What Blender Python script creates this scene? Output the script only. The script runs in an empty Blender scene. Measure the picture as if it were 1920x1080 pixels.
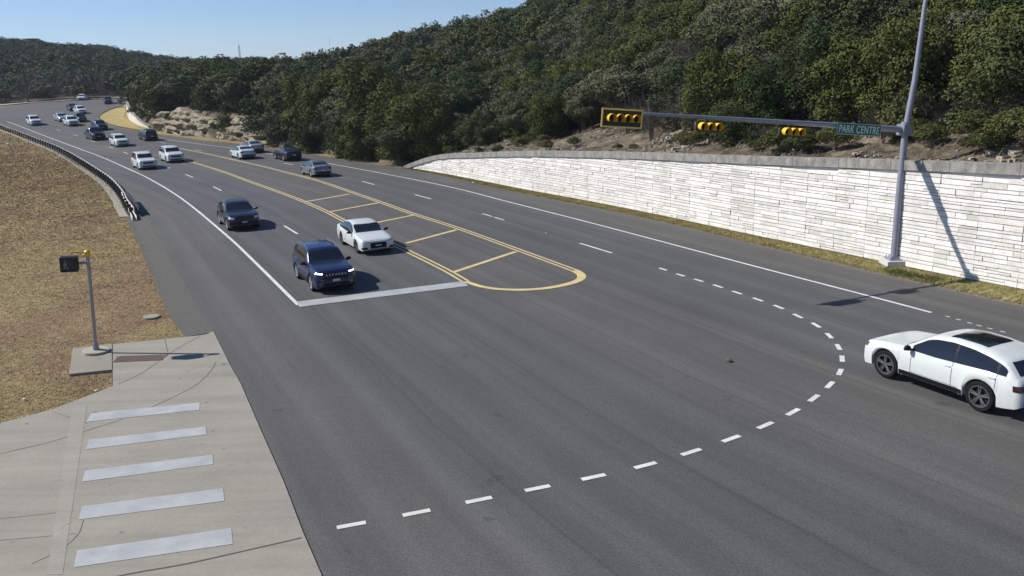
import bpy, bmesh, math, random
import numpy as np
from mathutils import Vector, Matrix
from mathutils.bvhtree import BVHTree
R = math.radians
SC = bpy.context.scene
COL = SC.collection

# ------------------------------------------------------------------ camera
CF, CPIT, CROL, CH = 1591.6, 0.24692, -0.03222, 8.9826
cam_d = bpy.data.cameras.new('camera'); cam = bpy.data.objects.new('camera', cam_d); COL.objects.link(cam)
cam_d.sensor_width = 36; cam_d.lens = 36*CF/1920; cam_d.clip_end = 9000; cam_d.clip_start = .1
_c, _s = math.cos(CROL), math.sin(CROL)
_fw = Vector((0, math.cos(CPIT), -math.sin(CPIT))); _dn = Vector((0, -math.sin(CPIT), -math.cos(CPIT))); _rt = Vector((1, 0, 0))
# image right/down axes in the world (roll included)
_ir = _rt*_c - _dn*_s; _id = _rt*_s + _dn*_c
M = Matrix((_ir, -_id, -_fw)).transposed().to_4x4(); M.translation = (0, 0, CH)
cam.matrix_world = M
SC.camera = cam

# ------------------------------------------------------------------ sky and sun
SUN_EL = 40.5; SUN_DX, SUN_DY = -.990, .138      # horizontal direction towards the sun
W = bpy.data.worlds.new('World'); SC.world = W; W.use_nodes = True
nt = W.node_tree; bg = nt.nodes['Background']
sky = nt.nodes.new('ShaderNodeTexSky'); sky.sky_type = 'NISHITA'; sky.sun_disc = False
sky.sun_elevation = R(SUN_EL); sky.sun_rotation = math.atan2(SUN_DX, SUN_DY)
sky.altitude = 1500; sky.air_density = 1.0; sky.dust_density = 0.0; sky.ozone_density = 4.0
tn = nt.nodes.new('ShaderNodeMix'); tn.data_type = 'RGBA'; tn.blend_type = 'MULTIPLY'; tn.inputs[0].default_value = 1; tn.inputs[7].default_value = (.93, .97, 1.09, 1)
nt.links.new(sky.outputs[0], tn.inputs[6]); nt.links.new(tn.outputs[2], bg.inputs[0]); bg.inputs[1].default_value = .085
sd = bpy.data.lights.new('sun', 'SUN'); sd.energy = 5.0; sd.angle = R(.53); sd.color = (1, .95, .87)
sun = bpy.data.objects.new('sun', sd); COL.objects.link(sun)
sv = Vector((SUN_DX*math.cos(R(SUN_EL)), SUN_DY*math.cos(R(SUN_EL)), math.sin(R(SUN_EL))))
sun.rotation_euler = sv.to_track_quat('Z', 'Y').to_euler()
SC.view_settings.view_transform = 'Standard'; SC.view_settings.look = 'None'; SC.view_settings.exposure = .28; SC.view_settings.gamma = 1

SC.render.engine = 'CYCLES'

# ------------------------------------------------------------------ measuring helpers
def ray(x, y):
    u = (x-960)/CF; v = (y-540)/CF
    u, v = _c*u+_s*v, -_s*u+_c*v
    return (u, math.cos(CPIT)-v*math.sin(CPIT), -math.sin(CPIT)-v*math.cos(CPIT))
def Hg(Y):
    t = Y-80
    if t <= 0: return 0.
    if t < 87.5: return .0004*t*t
    h = .0004*87.5**2
    t -= 87.5
    if t < 40: return h+.07*t
    h += 2.8; t -= 40
    return h+.07*40*(1-math.exp(-t/40.))*.5
def U(x, y):
    d = ray(x, y); t = 1.
    while t < 1500:
        if CH+d[2]*t < Hg(d[1]*t): break
        t += .5
    lo, hi = t-.5, t
    for _ in range(24):
        m = (lo+hi)/2
        if CH+d[2]*m < Hg(d[1]*m): hi = m
        else: lo = m
    return (d[0]*hi, d[1]*hi)
def at_dist(x, y, r):
    d = ray(x, y); t = r/math.hypot(d[0], d[1]); return (d[0]*t, d[1]*t, CH+d[2]*t)
def at_Y(x, y, Y):
    d = ray(x, y); t = Y/d[1]; return (d[0]*t, Y, CH+d[2]*t)
def on_base(base, x, y):
    return at_dist(x, y, math.hypot(*base[:2]))[2]
def proj(X, Y, Z):
    v = Vector((X, Y, Z-CH)); f = v.dot(_fw)
    return 960+CF*v.dot(_ir)/f, 540+CF*v.dot(_id)/f, f
def spline(P, step=1.0):
    P = [np.array(p, float) for p in P]
    P = [2*P[0]-P[1]]+P+[2*P[-1]-P[-2]]
    out = []
    for i in range(1, len(P)-2):
        a, b, c, d = P[i-1:i+3]
        n = max(1, int(np.linalg.norm(c[:2]-b[:2])/step))
        for k in range(n):
            t = k/n
            out.append(.5*((2*b)+(-a+c)*t+(2*a-5*b+4*c-d)*t*t+(-a+3*b-3*c+d)*t**3))
    out.append(P[-2])
    return np.array(out)
def resample(P, n):
    s = np.r_[0, np.cumsum(np.linalg.norm(np.diff(P[:, :2], axis=0), axis=1))]
    q = np.linspace(0, s[-1], n)
    return np.stack([np.interp(q, s, P[:, k]) for k in range(P.shape[1])], 1)
def smooth_line(P, it=3):
    P = P.copy()
    for _ in range(it): P[1:-1] = .25*P[:-2]+.5*P[1:-1]+.25*P[2:]
    return P
def tang(P):
    T = np.gradient(P[:, :2], axis=0); return T/np.maximum(np.linalg.norm(T, axis=1), 1e-9)[:, None]

# ------------------------------------------------------------------ object helpers
def mk(name, V, F, mat=None, parent=None, smooth=False, sharp=None):
    me = bpy.data.meshes.new(name)
    me.from_pydata([tuple(map(float, v)) for v in V], [], [tuple(map(int, f)) for f in F]); me.update()
    if mat: me.materials.append(mat)
    if smooth:
        me.shade_smooth()
        if sharp: me.set_sharp_from_angle(angle=R(sharp))
    o = bpy.data.objects.new(name, me); COL.objects.link(o)
    if parent: o.parent = parent
    return o
def mk_np(name, V, F, mat, parent=None, tint=None):
    """V (n,3) F (m,k) numpy, fast"""
    me = bpy.data.meshes.new(name); n, m, k = len(V), len(F), F.shape[1]
    me.vertices.add(n); me.vertices.foreach_set('co', V.astype(np.float32).ravel())
    me.loops.add(m*k); me.loops.foreach_set('vertex_index', F.astype(np.int32).ravel())
    me.polygons.add(m); me.polygons.foreach_set('loop_start', np.arange(0, m*k, k, dtype=np.int32))
    if tint is not None:
        a = me.attributes.new('tint', 'FLOAT', 'POINT'); a.data.foreach_set('value', tint.astype(np.float32))
    me.update(calc_edges=True); me.validate(); me.shade_flat()
    if mat: me.materials.append(mat)
    o = bpy.data.objects.new(name, me); COL.objects.link(o)
    if parent: o.parent = parent
    return o
def empty(name, loc=(0, 0, 0), rz=0):
    o = bpy.data.objects.new(name, None); o.empty_display_size = .3; COL.objects.link(o)
    o.location = loc; o.rotation_euler = (0, 0, rz); return o
def tag(o, label=None, cat=None, group=None, kind=None):
    if label: o['label'] = label
    if cat: o['category'] = cat
    if group: o['group'] = group
    if kind: o['kind'] = kind
    return o
class MB:
    def __init__(s): s.V = []; s.F = []
    def add(s, V, F):
        n = len(s.V); s.V += [tuple(v) for v in V]; s.F += [tuple(i+n for i in f) for f in F]; return s
    def box(s, c, d, m=None, taper=1):
        V = []
        for z in (-.5, .5):
            k = taper if z > 0 else 1
            for x, y in ((-.5, -.5), (.5, -.5), (.5, .5), (-.5, .5)):
                v = Vector((x*d[0]*k, y*d[1]*k, z*d[2]))
                if m is not None: v = m @ v
                V.append((v[0]+c[0], v[1]+c[1], v[2]+c[2]))
        return s.add(V, [(3, 2, 1, 0), (4, 5, 6, 7), (0, 1, 5, 4), (1, 2, 6, 5), (2, 3, 7, 6), (3, 0, 4, 7)])
    def tube(s, pts, rad, n=10, cap=True):
        pts = [Vector(p) for p in pts]
        if not hasattr(rad, '__len__'): rad = [rad]*len(pts)
        V = []; prev = None
        for i, p in enumerate(pts):
            t = (pts[min(i+1, len(pts)-1)]-pts[max(i-1, 0)]).normalized()
            if prev is None:
                a = t.orthogonal().normalized()
            else:
                a = (prev-t*prev.dot(t)).normalized()
            prev = a; b = t.cross(a)
            for k in range(n):
                q = 2*math.pi*k/n; V.append(p+(a*math.cos(q)+b*math.sin(q))*rad[i])
        F = []
        for i in range(len(pts)-1):
            for k in range(n):
                k2 = (k+1) % n; F.append((i*n+k, i*n+k2, (i+1)*n+k2, (i+1)*n+k))
        if cap: F += [tuple(range(n-1, -1, -1)), tuple((len(pts)-1)*n+k for k in range(n))]
        return s.add(V, F)
    def build(s, name, mat, parent=None, smooth=False, sharp=35): return mk(name, s.V, s.F, mat, parent, smooth, sharp if smooth else None)

# ------------------------------------------------------------------ materials
def newmat(name):
    m = bpy.data.materials.new(name); m.use_nodes = True
    return m, m.node_tree, m.node_tree.nodes['Principled BSDF']
def N(nt, t, **kw):
    n = nt.nodes.new(t)
    for k, v in kw.items():
        if k.startswith('i_'):
            n.inputs[int(k[2:]) if k[2:].isdigit() else k[2:].replace('_', ' ')].default_value = v
        else: setattr(n, k, v)
    return n
def ramp(nt, pts, src):
    r = nt.nodes.new('ShaderNodeValToRGB'); e = r.color_ramp.elements
    while len(e) < len(pts): e.new(.5)
    for el, (p, c) in zip(e, pts):
        el.position = p; el.color = (c, c, c, 1) if not hasattr(c, '__len__') else (*c, 1)
    nt.links.new(src, r.inputs[0]); return r.outputs[0]
def mixc(nt, fac, a, b, mode='MIX'):
    m = nt.nodes.new('ShaderNodeMix'); m.data_type = 'RGBA'; m.blend_type = mode
    for s, v in ((0, fac), (6, a), (7, b)):
        if hasattr(v, 'links'): nt.links.new(v, m.inputs[s])
        elif s == 0: m.inputs[0].default_value = v
        else: m.inputs[s].default_value = (*v, 1)
    return m.outputs[2]
def noise(nt, vec, scale, detail=3, rough=.55, dist=0):
    n = N(nt, 'ShaderNodeTexNoise'); n.inputs['Scale'].default_value = scale; n.inputs['Detail'].default_value = detail
    n.inputs['Roughness'].default_value = rough; n.inputs['Distortion'].default_value = dist
    nt.links.new(vec, n.inputs['Vector']); return n.outputs[0]
def mapping(nt, src, scale=(1, 1, 1), rot=(0, 0, 0)):
    m = N(nt, 'ShaderNodeMapping'); m.inputs['Scale'].default_value = scale; m.inputs['Rotation'].default_value = rot
    nt.links.new(src, m.inputs[0]); return m.outputs[0]
def bump(nt, bs, h, strength=.5, dist=.02):
    b = N(nt, 'ShaderNodeBump'); b.inputs['Strength'].default_value = strength; b.inputs['Distance'].default_value = dist
    nt.links.new(h, b.inputs['Height']); nt.links.new(b.outputs[0], bs.inputs['Normal'])
def simple(name, col, rough=.6, metal=0, var=.12, scale=6, spec=.5, coat=0, bumpk=0):
    m, t, b = newmat(name)
    g = N(t, 'ShaderNodeNewGeometry').outputs['Position']
    c = mixc(t, noise(t, g, scale, 4), tuple(x*(1-var) for x in col), tuple(min(1, x*(1+var)) for x in col))
    t.links.new(c, b.inputs['Base Color']); b.inputs['Roughness'].default_value = rough; b.inputs['Metallic'].default_value = metal
    b.inputs['Specular IOR Level'].default_value = spec; b.inputs['Coat Weight'].default_value = coat; b.inputs['Coat Roughness'].default_value = .04
    if bumpk: bump(t, b, noise(t, g, scale*6, 5), bumpk, .02)
    return m

def mat_road():
    m, t, b = newmat('asphalt'); L = t.links
    P = N(t, 'ShaderNodeNewGeometry').outputs['Position']
    uv = N(t, 'ShaderNodeAttribute', attribute_name='lane').outputs['Vector']     # x: metres from the right edge line, y: metres along
    sx = N(t, 'ShaderNodeSeparateXYZ'); L.new(uv, sx.inputs[0])
    # lane zones: bluish grey travelled lanes, browner shoulders and turn lane
    wob = N(t, 'ShaderNodeMath', operation='MULTIPLY_ADD', i_1=.9, i_2=-.45); L.new(noise(t, mapping(t, uv, (.3, .05, 1)), 1.0, 3), wob.inputs[0])
    ad = N(t, 'ShaderNodeMath', operation='ADD'); L.new(sx.outputs[0], ad.inputs[0]); L.new(wob.outputs[0], ad.inputs[1])
    mr = N(t, 'ShaderNodeMapRange', i_1=-6., i_2=34.); L.new(ad.outputs[0], mr.inputs[0])
    def q(v): return (v+6)/40
    br, bl = (.090, .087, .083), (.080, .083, .085)
    zone = ramp(t, [(0, br), (q(-.6), br), (q(.1), bl), (q(6.9), bl), (q(7.4), br), (q(12.2), (.096, .092, .088)), (q(12.8), bl), (q(20.), bl), (q(21.), (.093, .091, .088)), (1, (.093, .091, .088))], mr.outputs[0])
    # lengthwise wear
    st = noise(t, mapping(t, uv, (2.2, .035, 1)), 1.0, 4, .6)
    c = mixc(t, 1, zone, ramp(t, [(.25, .84), (.5, 1.0), (.75, 1.15)], st), 'MULTIPLY')
    # wheel tracks
    wv = N(t, 'ShaderNodeMath', operation='SINE'); mm = N(t, 'ShaderNodeMath', operation='MULTIPLY', i_1=2*math.pi/1.83)
    L.new(ad.outputs[0], mm.inputs[0]); L.new(mm.outputs[0], wv.inputs[0])
    c = mixc(t, 1, c, ramp(t, [(0, .93), (1, 1.07)], wv.outputs[0]), 'MULTIPLY')
    big = noise(t, P, .12, 4, .6)
    c = mixc(t, 1, c, ramp(t, [(.3, .9), (.7, 1.12)], big), 'MULTIPLY')
    # paving joints: thin dark lines at fixed offsets
    for off in (3.75, 7.9, 11.6, 15.6, 19.6):
        a1 = N(t, 'ShaderNodeMath', operation='SUBTRACT', i_1=off); wv2 = N(t, 'ShaderNodeMath', operation='MULTIPLY_ADD', i_1=.35, i_2=-.17)
        L.new(noise(t, mapping(t, uv, (.0, .18, 1)), 1., 3), wv2.inputs[0])
        a0 = N(t, 'ShaderNodeMath', operation='ADD'); L.new(sx.outputs[0], a0.inputs[0]); L.new(wv2.outputs[0], a0.inputs[1]); L.new(a0.outputs[0], a1.inputs[0])
        ab = N(t, 'ShaderNodeMath', operation='ABSOLUTE'); L.new(a1.outputs[0], ab.inputs[0])
        c = mixc(t, 1, c, ramp(t, [(0, .78), (.02, .86), (.08, 1)], ab.outputs[0]), 'MULTIPLY')
    # aggregate grain at several sizes
    for sc, lo, hi in ((45, .5, 1.5), (18, .74, 1.26), (4.5, .92, 1.08)):
        c = mixc(t, 1, c, ramp(t, [(.3, lo), (.7, hi)], noise(t, P, sc, 3, .7)), 'MULTIPLY')
    # oil spots
    sp = noise(t, P, 1.1, 3, .5)
    c = mixc(t, 1, c, ramp(t, [(.24, .7), (.32, 1)], sp), 'MULTIPLY')
    L.new(c, b.inputs['Base Color']); b.inputs['Roughness'].default_value = .82; b.inputs['Specular IOR Level'].default_value = .35
    bump(t, b, noise(t, P, 60, 3, .7), .5, .01)
    return m
def mat_paint(name, col, wear=.35):
    m, t, b = newmat(name); P = N(t, 'ShaderNodeNewGeometry').outputs['Position']
    w = noise(t, P, 9, 6, .75)
    c = mixc(t, ramp(t, [(.30, .0), (.44, 1)], w), tuple(x*(1-wear)+.09*wear for x in col), col)
    c = mixc(t, 1, c, ramp(t, [(.3, .85), (.7, 1.1)], noise(t, P, 1.5, 3)), 'MULTIPLY')
    t.links.new(c, b.inputs['Base Color']); b.inputs['Roughness'].default_value = .6
    return m
def mat_concrete(name, col, stripes=True):
    m, t, b = newmat(name); P = N(t, 'ShaderNodeNewGeometry').outputs['Position']
    c = mixc(t, noise(t, P, .5, 5, .6), tuple(x*.80 for x in col), tuple(x*1.15 for x in col))
    if stripes:   # tyre darkening dragged across the driveway
        s = noise(t, mapping(t, P, (.12, 1.6, 1), (0, 0, R(12))), 1.2, 4, .6)
        c = mixc(t, 1, c, ramp(t, [(.3, .84), (.6, 1.0), (.8, 1.04)], s), 'MULTIPLY')
    c = mixc(t, 1, c, ramp(t, [(.3, .9), (.7, 1.08)], noise(t, P, 14, 5, .7)), 'MULTIPLY')
    c = mixc(t, 1, c, ramp(t, [(.22, .55), (.30, 1)], noise(t, P, 3.3, 2, .4)), 'MULTIPLY')
    t.links.new(c, b.inputs['Base Color']); b.inputs['Roughness'].default_value = .85
    bump(t, b, noise(t, P, 30, 4), .25, .01)
    return m
def grass_col(t, P):
    n1 = noise(t, P, .10, 5, .6, .6); n2 = noise(t, mapping(t, P, (1, .5, 1), (0, 0, .5)), .9, 6, .7, .4)
    c = ramp(t, [(.28, (.125, .125, .055)), (.38, (.235, .20, .095)), (.48, (.33, .255, .135)), (.57, (.235, .155, .10)), (.66, (.30, .20, .125)), (.78, (.39, .30, .165))], n1)
    return mixc(t, ramp(t, [(.35, 0), (.65, .8)], n2), c, mixc(t, noise(t, P, .3, 3), (.23, .19, .10), (.37, .29, .17)))
def mat_ground():
    m, t, b = newmat('dry_grass_ground'); P = N(t, 'ShaderNodeNewGeometry').outputs['Position']
    n3 = noise(t, P, 7, 4, .75); c = grass_col(t, P)
    c = mixc(t, 1, c, ramp(t, [(.25, .5), (.5, .95), (.75, 1.3)], n3), 'MULTIPLY')
    t.links.new(c, b.inputs['Base Color']); b.inputs['Roughness'].default_value = .95; b.inputs['Specular IOR Level'].default_value = .1
    bump(t, b, n3, .9, .08)
    return m
def mat_tuft():
    m, t, b = newmat('dry_grass_blades'); P = N(t, 'ShaderNodeNewGeometry').outputs['Position']
    a = N(t, 'ShaderNodeAttribute', attribute_name='tint').outputs['Fac']
    c = mixc(t, 1, grass_col(t, P), ramp(t, [(0, (.65, .68, .62)), (.5, (1.1, 1.06, 1.0)), (1, (1.55, 1.45, 1.4))], a), 'MULTIPLY')
    t.links.new(c, b.inputs['Base Color']); b.inputs['Roughness'].default_value = .9; b.inputs['Specular IOR Level'].default_value = .1
    return m
def mat_hill():
    m, t, b = newmat('hill_soil'); P = N(t, 'ShaderNodeNewGeometry').outputs['Position']
    n1 = noise(t, P, .35, 6, .65, .5); n2 = noise(t, mapping(t, P, (1, 1, 3)), 1.6, 6, .7, .3)
    c = ramp(t, [(.32, (.055, .050, .032)), (.47, (.12, .10, .07)), (.56, (.22, .185, .135)), (.72, (.34, .30, .23))], n1)
    c = mixc(t, 1, c, ramp(t, [(.3, .45), (.7, 1.3)], n2), 'MULTIPLY')
    t.links.new(c, b.inputs['Base Color']); b.inputs['Roughness'].default_value = .95; b.inputs['Specular IOR Level'].default_value = .1
    bump(t, b, n2, 1, .25)
    return m
def mat_rock(name='limestone', col=(.29, .255, .175)):
    m, t, b = newmat(name); P = N(t, 'ShaderNodeNewGeometry').outputs['Position']
    n2 = noise(t, mapping(t, P, (1, 1, 3.5)), .9, 6, .7, .4)
    c = ramp(t, [(.32, tuple(x*.25 for x in col)), (.45, tuple(x*.7 for x in col)), (.6, col), (.75, tuple(min(1, x*1.35) for x in col))], n2)
    t.links.new(c, b.inputs['Base Color']); b.inputs['Roughness'].default_value = .9
    bump(t, b, n2, .8, .15)
    return m
def mat_leaf(name, cols, attr=False):
    m, t, b = newmat(name); P = N(t, 'ShaderNodeNewGeometry').outputs['Position']
    if attr: rnd = N(t, 'ShaderNodeAttribute', attribute_name='tint').outputs['Fac']
    else: rnd = N(t, 'ShaderNodeObjectInfo').outputs['Random']
    c = ramp(t, [(i/(len(cols)-1), col) for i, col in enumerate(cols)], rnd)
    c = mixc(t, 1, c, ramp(t, [(.3, .65), (.5, 1), (.7, 1.35)], noise(t, P, .9, 4, .6)), 'MULTIPLY')
    t.links.new(c, b.inputs['Base Color']); b.inputs['Roughness'].default_value = .8; b.inputs['Specular IOR Level'].default_value = .12
    return m
def mat_wallstone():
    m, t, b = newmat('pale_wall_stone'); P = N(t, 'ShaderNodeNewGeometry').outputs['Position']
    g = N(t, 'ShaderNodeNewGeometry').outputs['Random Per Island']
    c = ramp(t, [(0, (.66, .63, .58)), (.3, (.78, .76, .72)), (.7, (.85, .83, .80)), (1, (.73, .69, .64))], g)
    c = mixc(t, 1, c, ramp(t, [(.3, .82), (.65, 1.03)], noise(t, P, 5, 5, .7)), 'MULTIPLY')
    c = mixc(t, 1, c, ramp(t, [(.3, .86), (.6, 1.0)], noise(t, mapping(t, P, (1, 1, .25)), .8, 4, .6)), 'MULTIPLY')
    t.links.new(c, b.inputs['Base Color']); b.inputs['Roughness'].default_value = .9
    bump(t, b, noise(t, P, 14, 5, .7), .5, .02)
    return m
def mat_coping():
    m, t, b = newmat('stained_concrete'); P = N(t, 'ShaderNodeNewGeometry').outputs['Position']
    s = noise(t, mapping(t, P, (1.2, 1.2, .7)), 2.2, 6, .75)
    c = ramp(t, [(.3, (.12, .115, .105)), (.5, (.24, .23, .21)), (.7, (.38, .365, .34))], s)
    t.links.new(c, b.inputs['Base Color']); b.inputs['Roughness'].default_value = .9
    return m

MROAD = mat_road(); MWHITE = mat_paint('road_paint_white', (.62, .63, .62)); MYEL = mat_paint('road_paint_yellow', (.60, .49, .24))
MBAR = mat_paint('crosswalk_paint', (.37, .385, .39), .3)
MCONC = mat_concrete('driveway_concrete', (.285, .265, .222)); MPAD = mat_concrete('pad_concrete', (.25, .235, .19), False)
MGRD = mat_ground(); MHILL = mat_hill(); MROCK = mat_rock(); MWALL = mat_wallstone(); MCOP = mat_coping()
MDARK = simple('dark_joint', (.075, .07, .06), .9); MGRAVEL = simple('gravel_edge', (.10, .095, .085), .95, var=.6, scale=9, bumpk=.8)
MGALV = simple('galvanized_steel', (.27, .28, .34), .45, .35, .15, 3); MBLACK = simple('black_plastic', (.012, .012, .014), .45)
MYELLOW = simple('signal_yellow', (.72, .40, .02), .45); MTAPE = simple('reflective_border', (.80, .62, .16), .5)
MRUBBER = simple('tyre_rubber', (.010, .010, .011), .85, spec=.2); MUNDER = simple('underbody_black', (.008, .008, .009), .9)
MWOOD = simple('weathered_post', (.045, .038, .032), .9, var=.4)
MBARK = simple('bark', (.10, .085, .07), .95, var=.4, scale=4)

# ------------------------------------------------------------------ ground, road, driveway
def grid_mesh(name, xs, ys, zf, mat):
    X, Y = np.meshgrid(xs, ys); Z = zf(X, Y)
    V = np.stack([X.ravel(), Y.ravel(), Z.ravel()], 1); nx, ny = len(xs), len(ys)
    i = np.arange(nx*ny).reshape(ny, nx)
    F = np.stack([i[:-1, :-1].ravel(), i[:-1, 1:].ravel(), i[1:, 1:].ravel(), i[1:, :-1].ravel()], 1)
    return mk_np(name, V, F, mat)
HgV = np.vectorize(Hg, otypes=[float])
ys = np.r_[-600, -200, np.arange(-40, 80, 10), np.arange(80, 300, 2), 320, 360, 420, 500, 700, 1000, 1600, 2600, 5000]
xs = np.r_[-4000, -1500, -700, -400, np.arange(-200, 201, 20), 400, 700, 1500, 4000]
gr = grid_mesh('ground', xs, ys, lambda X, Y: HgV(Y)-.04, MGRD); tag(gr, kind='structure')

Lpx = [(603, 1080), (567, 997), (533, 907), (490, 810), (452, 722), (426, 674), (400, 622), (370, 574), (322, 489), (296, 444), (272, 405), (240, 362), (205, 333), (175, 313), (146, 295), (117, 279), (90, 267), (60, 256), (30, 244), (0, 232)]
LB = [(13, -30), (5.5, -10), (0, 5)]+[U(*p) for p in Lpx]+[(-106, 176), (-114, 190), (-114.5, 201), (-105.8, 211.5), (-91, 217), (-70, 224), (-40, 236), (-20, 260)]
Rpx = [(1920, 575.5), (1800, 549), (1711, 528), (1600, 503), (1240, 416.5), (1065.6, 380), (981, 363), (897, 345), (818, 327.5), (756, 316), (700, 308), (630, 297.5), (572, 288), (497, 278), (447, 270.5), (400, 265.6), (302, 252), (260, 246.5), (220, 239), (198, 233), (185, 226), (183, 217.5), (206, 205), (235, 199.3)]
RB = [(49, -20), (36, 1), (26, 18)]+[U(*p) for p in Rpx]+[(-76, 199), (-60, 208), (-42, 222), (-8, 250)]
LBs = smooth_line(spline(LB), 2); RBs = smooth_line(spline(RB), 2)
# right white edge line, used as the lengthwise reference
REpx = [(1900, 627), (1762, 590), (1700, 573.8), (1600, 547.7), (1500, 521.7), (1400, 495.6), (1113, 419.4), (953, 378.6), (840.6, 350), (700, 322), (620, 307.5), (550, 295.5), (490, 286), (440, 278.5), (380, 271), (300, 260)]
RE = spline([(38, -10), (29, 6)]+[U(*p) for p in REpx]); RE = smooth_line(RE, 3)
REs = np.r_[0, np.cumsum(np.linalg.norm(np.diff(RE, axis=0), axis=1))]; REt = tang(RE)
def lane_uv(P):
    out = np.zeros((len(P), 3))
    for a in range(0, len(P), 2000):
        D = P[a:a+2000, None, :]-RE[None]
        k = (D**2).sum(2).argmin(1); d = P[a:a+2000]-RE[k]; t = REt[k]
        out[a:a+2000, 0] = t[:, 0]*d[:, 1]-t[:, 1]*d[:, 0]   # + to the left of travel
        out[a:a+2000, 1] = REs[k]+(t*d).sum(1)
    return out
n = 240; nc = 22
A = resample(LBs, n); B = resample(RBs, n)
# extra points so that near part stays regular
V = []
for i in range(n):
    for k in range(nc+1):
        f = k/nc; x, y = A[i]*(1-f)+B[i]*f
        V.append((x, y, Hg(y)+.0))
F = [(i*(nc+1)+k, i*(nc+1)+k+1, (i+1)*(nc+1)+k+1, (i+1)*(nc+1)+k) for i in range(n-1) for k in range(nc)]
road = mk('road', V, F, MROAD); tag(road, kind='structure')
at = road.data.attributes.new('lane', 'FLOAT_VECTOR', 'POINT'); at.data.foreach_set('vector', lane_uv(np.array(V)[:, :2]).astype(np.float32).ravel())

def strip_geo(P, w, off=.012, mb=None, w2=None):
    P = np.array(P, float); T = tang(P); mb = mb or MB(); V = []; n = len(P)
    for i, ((x, y), (tx, ty)) in enumerate(zip(P[:, :2], T)):
        ww = w if w2 is None else w+(w2-w)*i/(n-1)
        for s in (-.5, .5): V.append((x-ty*ww*s, y+tx*ww*s, Hg(y)+off+max(0, y-90)*.0002))
    return mb.add(V, [(2*i, 2*i+1, 2*i+3, 2*i+2) for i in range(n-1)])
def px_line(px, step=1.): return smooth_line(spline([U(*p) for p in px], step), 2)
def offset_line(P, d):
    T = tang(P); return P[:, :2]+np.stack([-T[:, 1], T[:, 0]], 1)*d
def struct(name, mb, mat): return tag(mb.build(name, mat), kind='structure')
def outer_dash(P, start, dash, period, w, mb, jig=0):
    s = np.r_[0, np.cumsum(np.linalg.norm(np.diff(P, axis=0), axis=1))]; a = start
    while a+dash < s[-1]:
        q = np.linspace(a, a+dash, 4); strip_geo(np.stack([np.interp(q, s, P[:, 0]), np.interp(q, s, P[:, 1])], 1), w, mb=mb); a += period
mbw = MB()
LEpx = [(559, 572), (470, 484), (423, 440), (346, 376.5), (291, 341.5), (250, 321), (183, 291.7), (104, 262.5), (40, 238), (0, 222)]
LE = smooth_line(spline([U(*p) for p in LEpx]+[(-108, 187), (-108, 200), (-98, 208), (-70, 219)]), 2)
strip_geo(LE[:int(np.argmax(LE[:, 1] > 168))], .16, mb=mbw)
_k = ((RE-np.array(U(1764, 590.6)))**2).sum(1).argmin(); strip_geo(RE[_k:][RE[_k:, 1] < 140], .15, mb=mbw)
for q in [(1777, 594), (1797, 599.6), (1818, 606), (1836, 611), (1856, 616.5), (1880, 622.5)]:
    a = np.array(U(*q)); k = ((RE-a)**2).sum(1).argmin(); strip_geo([a-REt[k]*.09, a, a+REt[k]*.09], .07, mb=mbw)
struct('edge_line_marking', mbw, MWHITE)
mbd = MB()
for a, b in [((558, 439), (533, 423.6)), ((463, 384.5), (446, 375)), ((415, 357.5), (400, 350.3)), ((361.7, 332.6), (347.5, 327)), ((318, 315.5), (306.7, 311)), ((273, 300.5), (265, 297)), ((239.6, 288.5), (231, 285)),
             ((1148, 474.9), (1087, 456.2)), ((944.8, 412.8), (927, 407.4)), ((923, 406.2), (904.6, 400.8)), ((808, 373.3), (778, 365)), ((702, 346.5), (679, 340)), ((550, 309.5), (533, 306)), ((620, 325), (600, 320)),
             ((378, 283), (366, 281)), ((455, 291.5), (442, 289)), ((310, 269), (300, 267.5))]:
    a, b = np.array(U(*a)), np.array(U(*b)); strip_geo([a, (a+b)/2, b], .14, mb=mbd)
LD = smooth_line(spline([U(*p) for p in [(231, 285), (190, 270.5), (140, 253.5), (90, 238.5), (50, 225.5)]]+[(-98, 192), (-96, 200), (-70, 213)]), 2)
outer_dash(LD[LD[:, 1] < 172], 6, 3.05, 12.19, .12, mbd)
struct('lane_dash_marking', mbd, MWHITE)
# dotted turning path
dots = [(1243, 505), (1276, 516), (1310, 526), (1346, 537), (1382, 549), (1421, 562), (1460, 576), (1496, 593), (1530, 610), (1555, 630), (1572, 651), (1579, 673), (1575, 698), (1556, 722), (1526, 747), (1487, 773), (1435, 798), (1371, 823), (1296, 848), (1210, 873), (1113, 895), (1008, 916), (898, 938), (781, 962), (659, 985), (520, 1010)]
dw = [np.array(U(*p)) for p in dots]; mbt = MB()
for i in range(len(dw)-1):
    t = dw[min(i+1, len(dw)-1)]-dw[max(i-1, 0)]; t /= np.linalg.norm(t)
    strip_geo([dw[i]-t*.30, dw[i], dw[i]+t*.30], .15, mb=mbt)
struct('turning_path_marking', mbt, MWHITE)
# stop bar
mbs = MB(); c4 = [U(557, 566), U(870, 527.5), U(878, 536.5), U(561, 576)]
mbs.add([(x, y, .016) for x, y in c4], [(3, 2, 1, 0)])
struct('stop_line_marking', mbs, MBAR)
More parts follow.
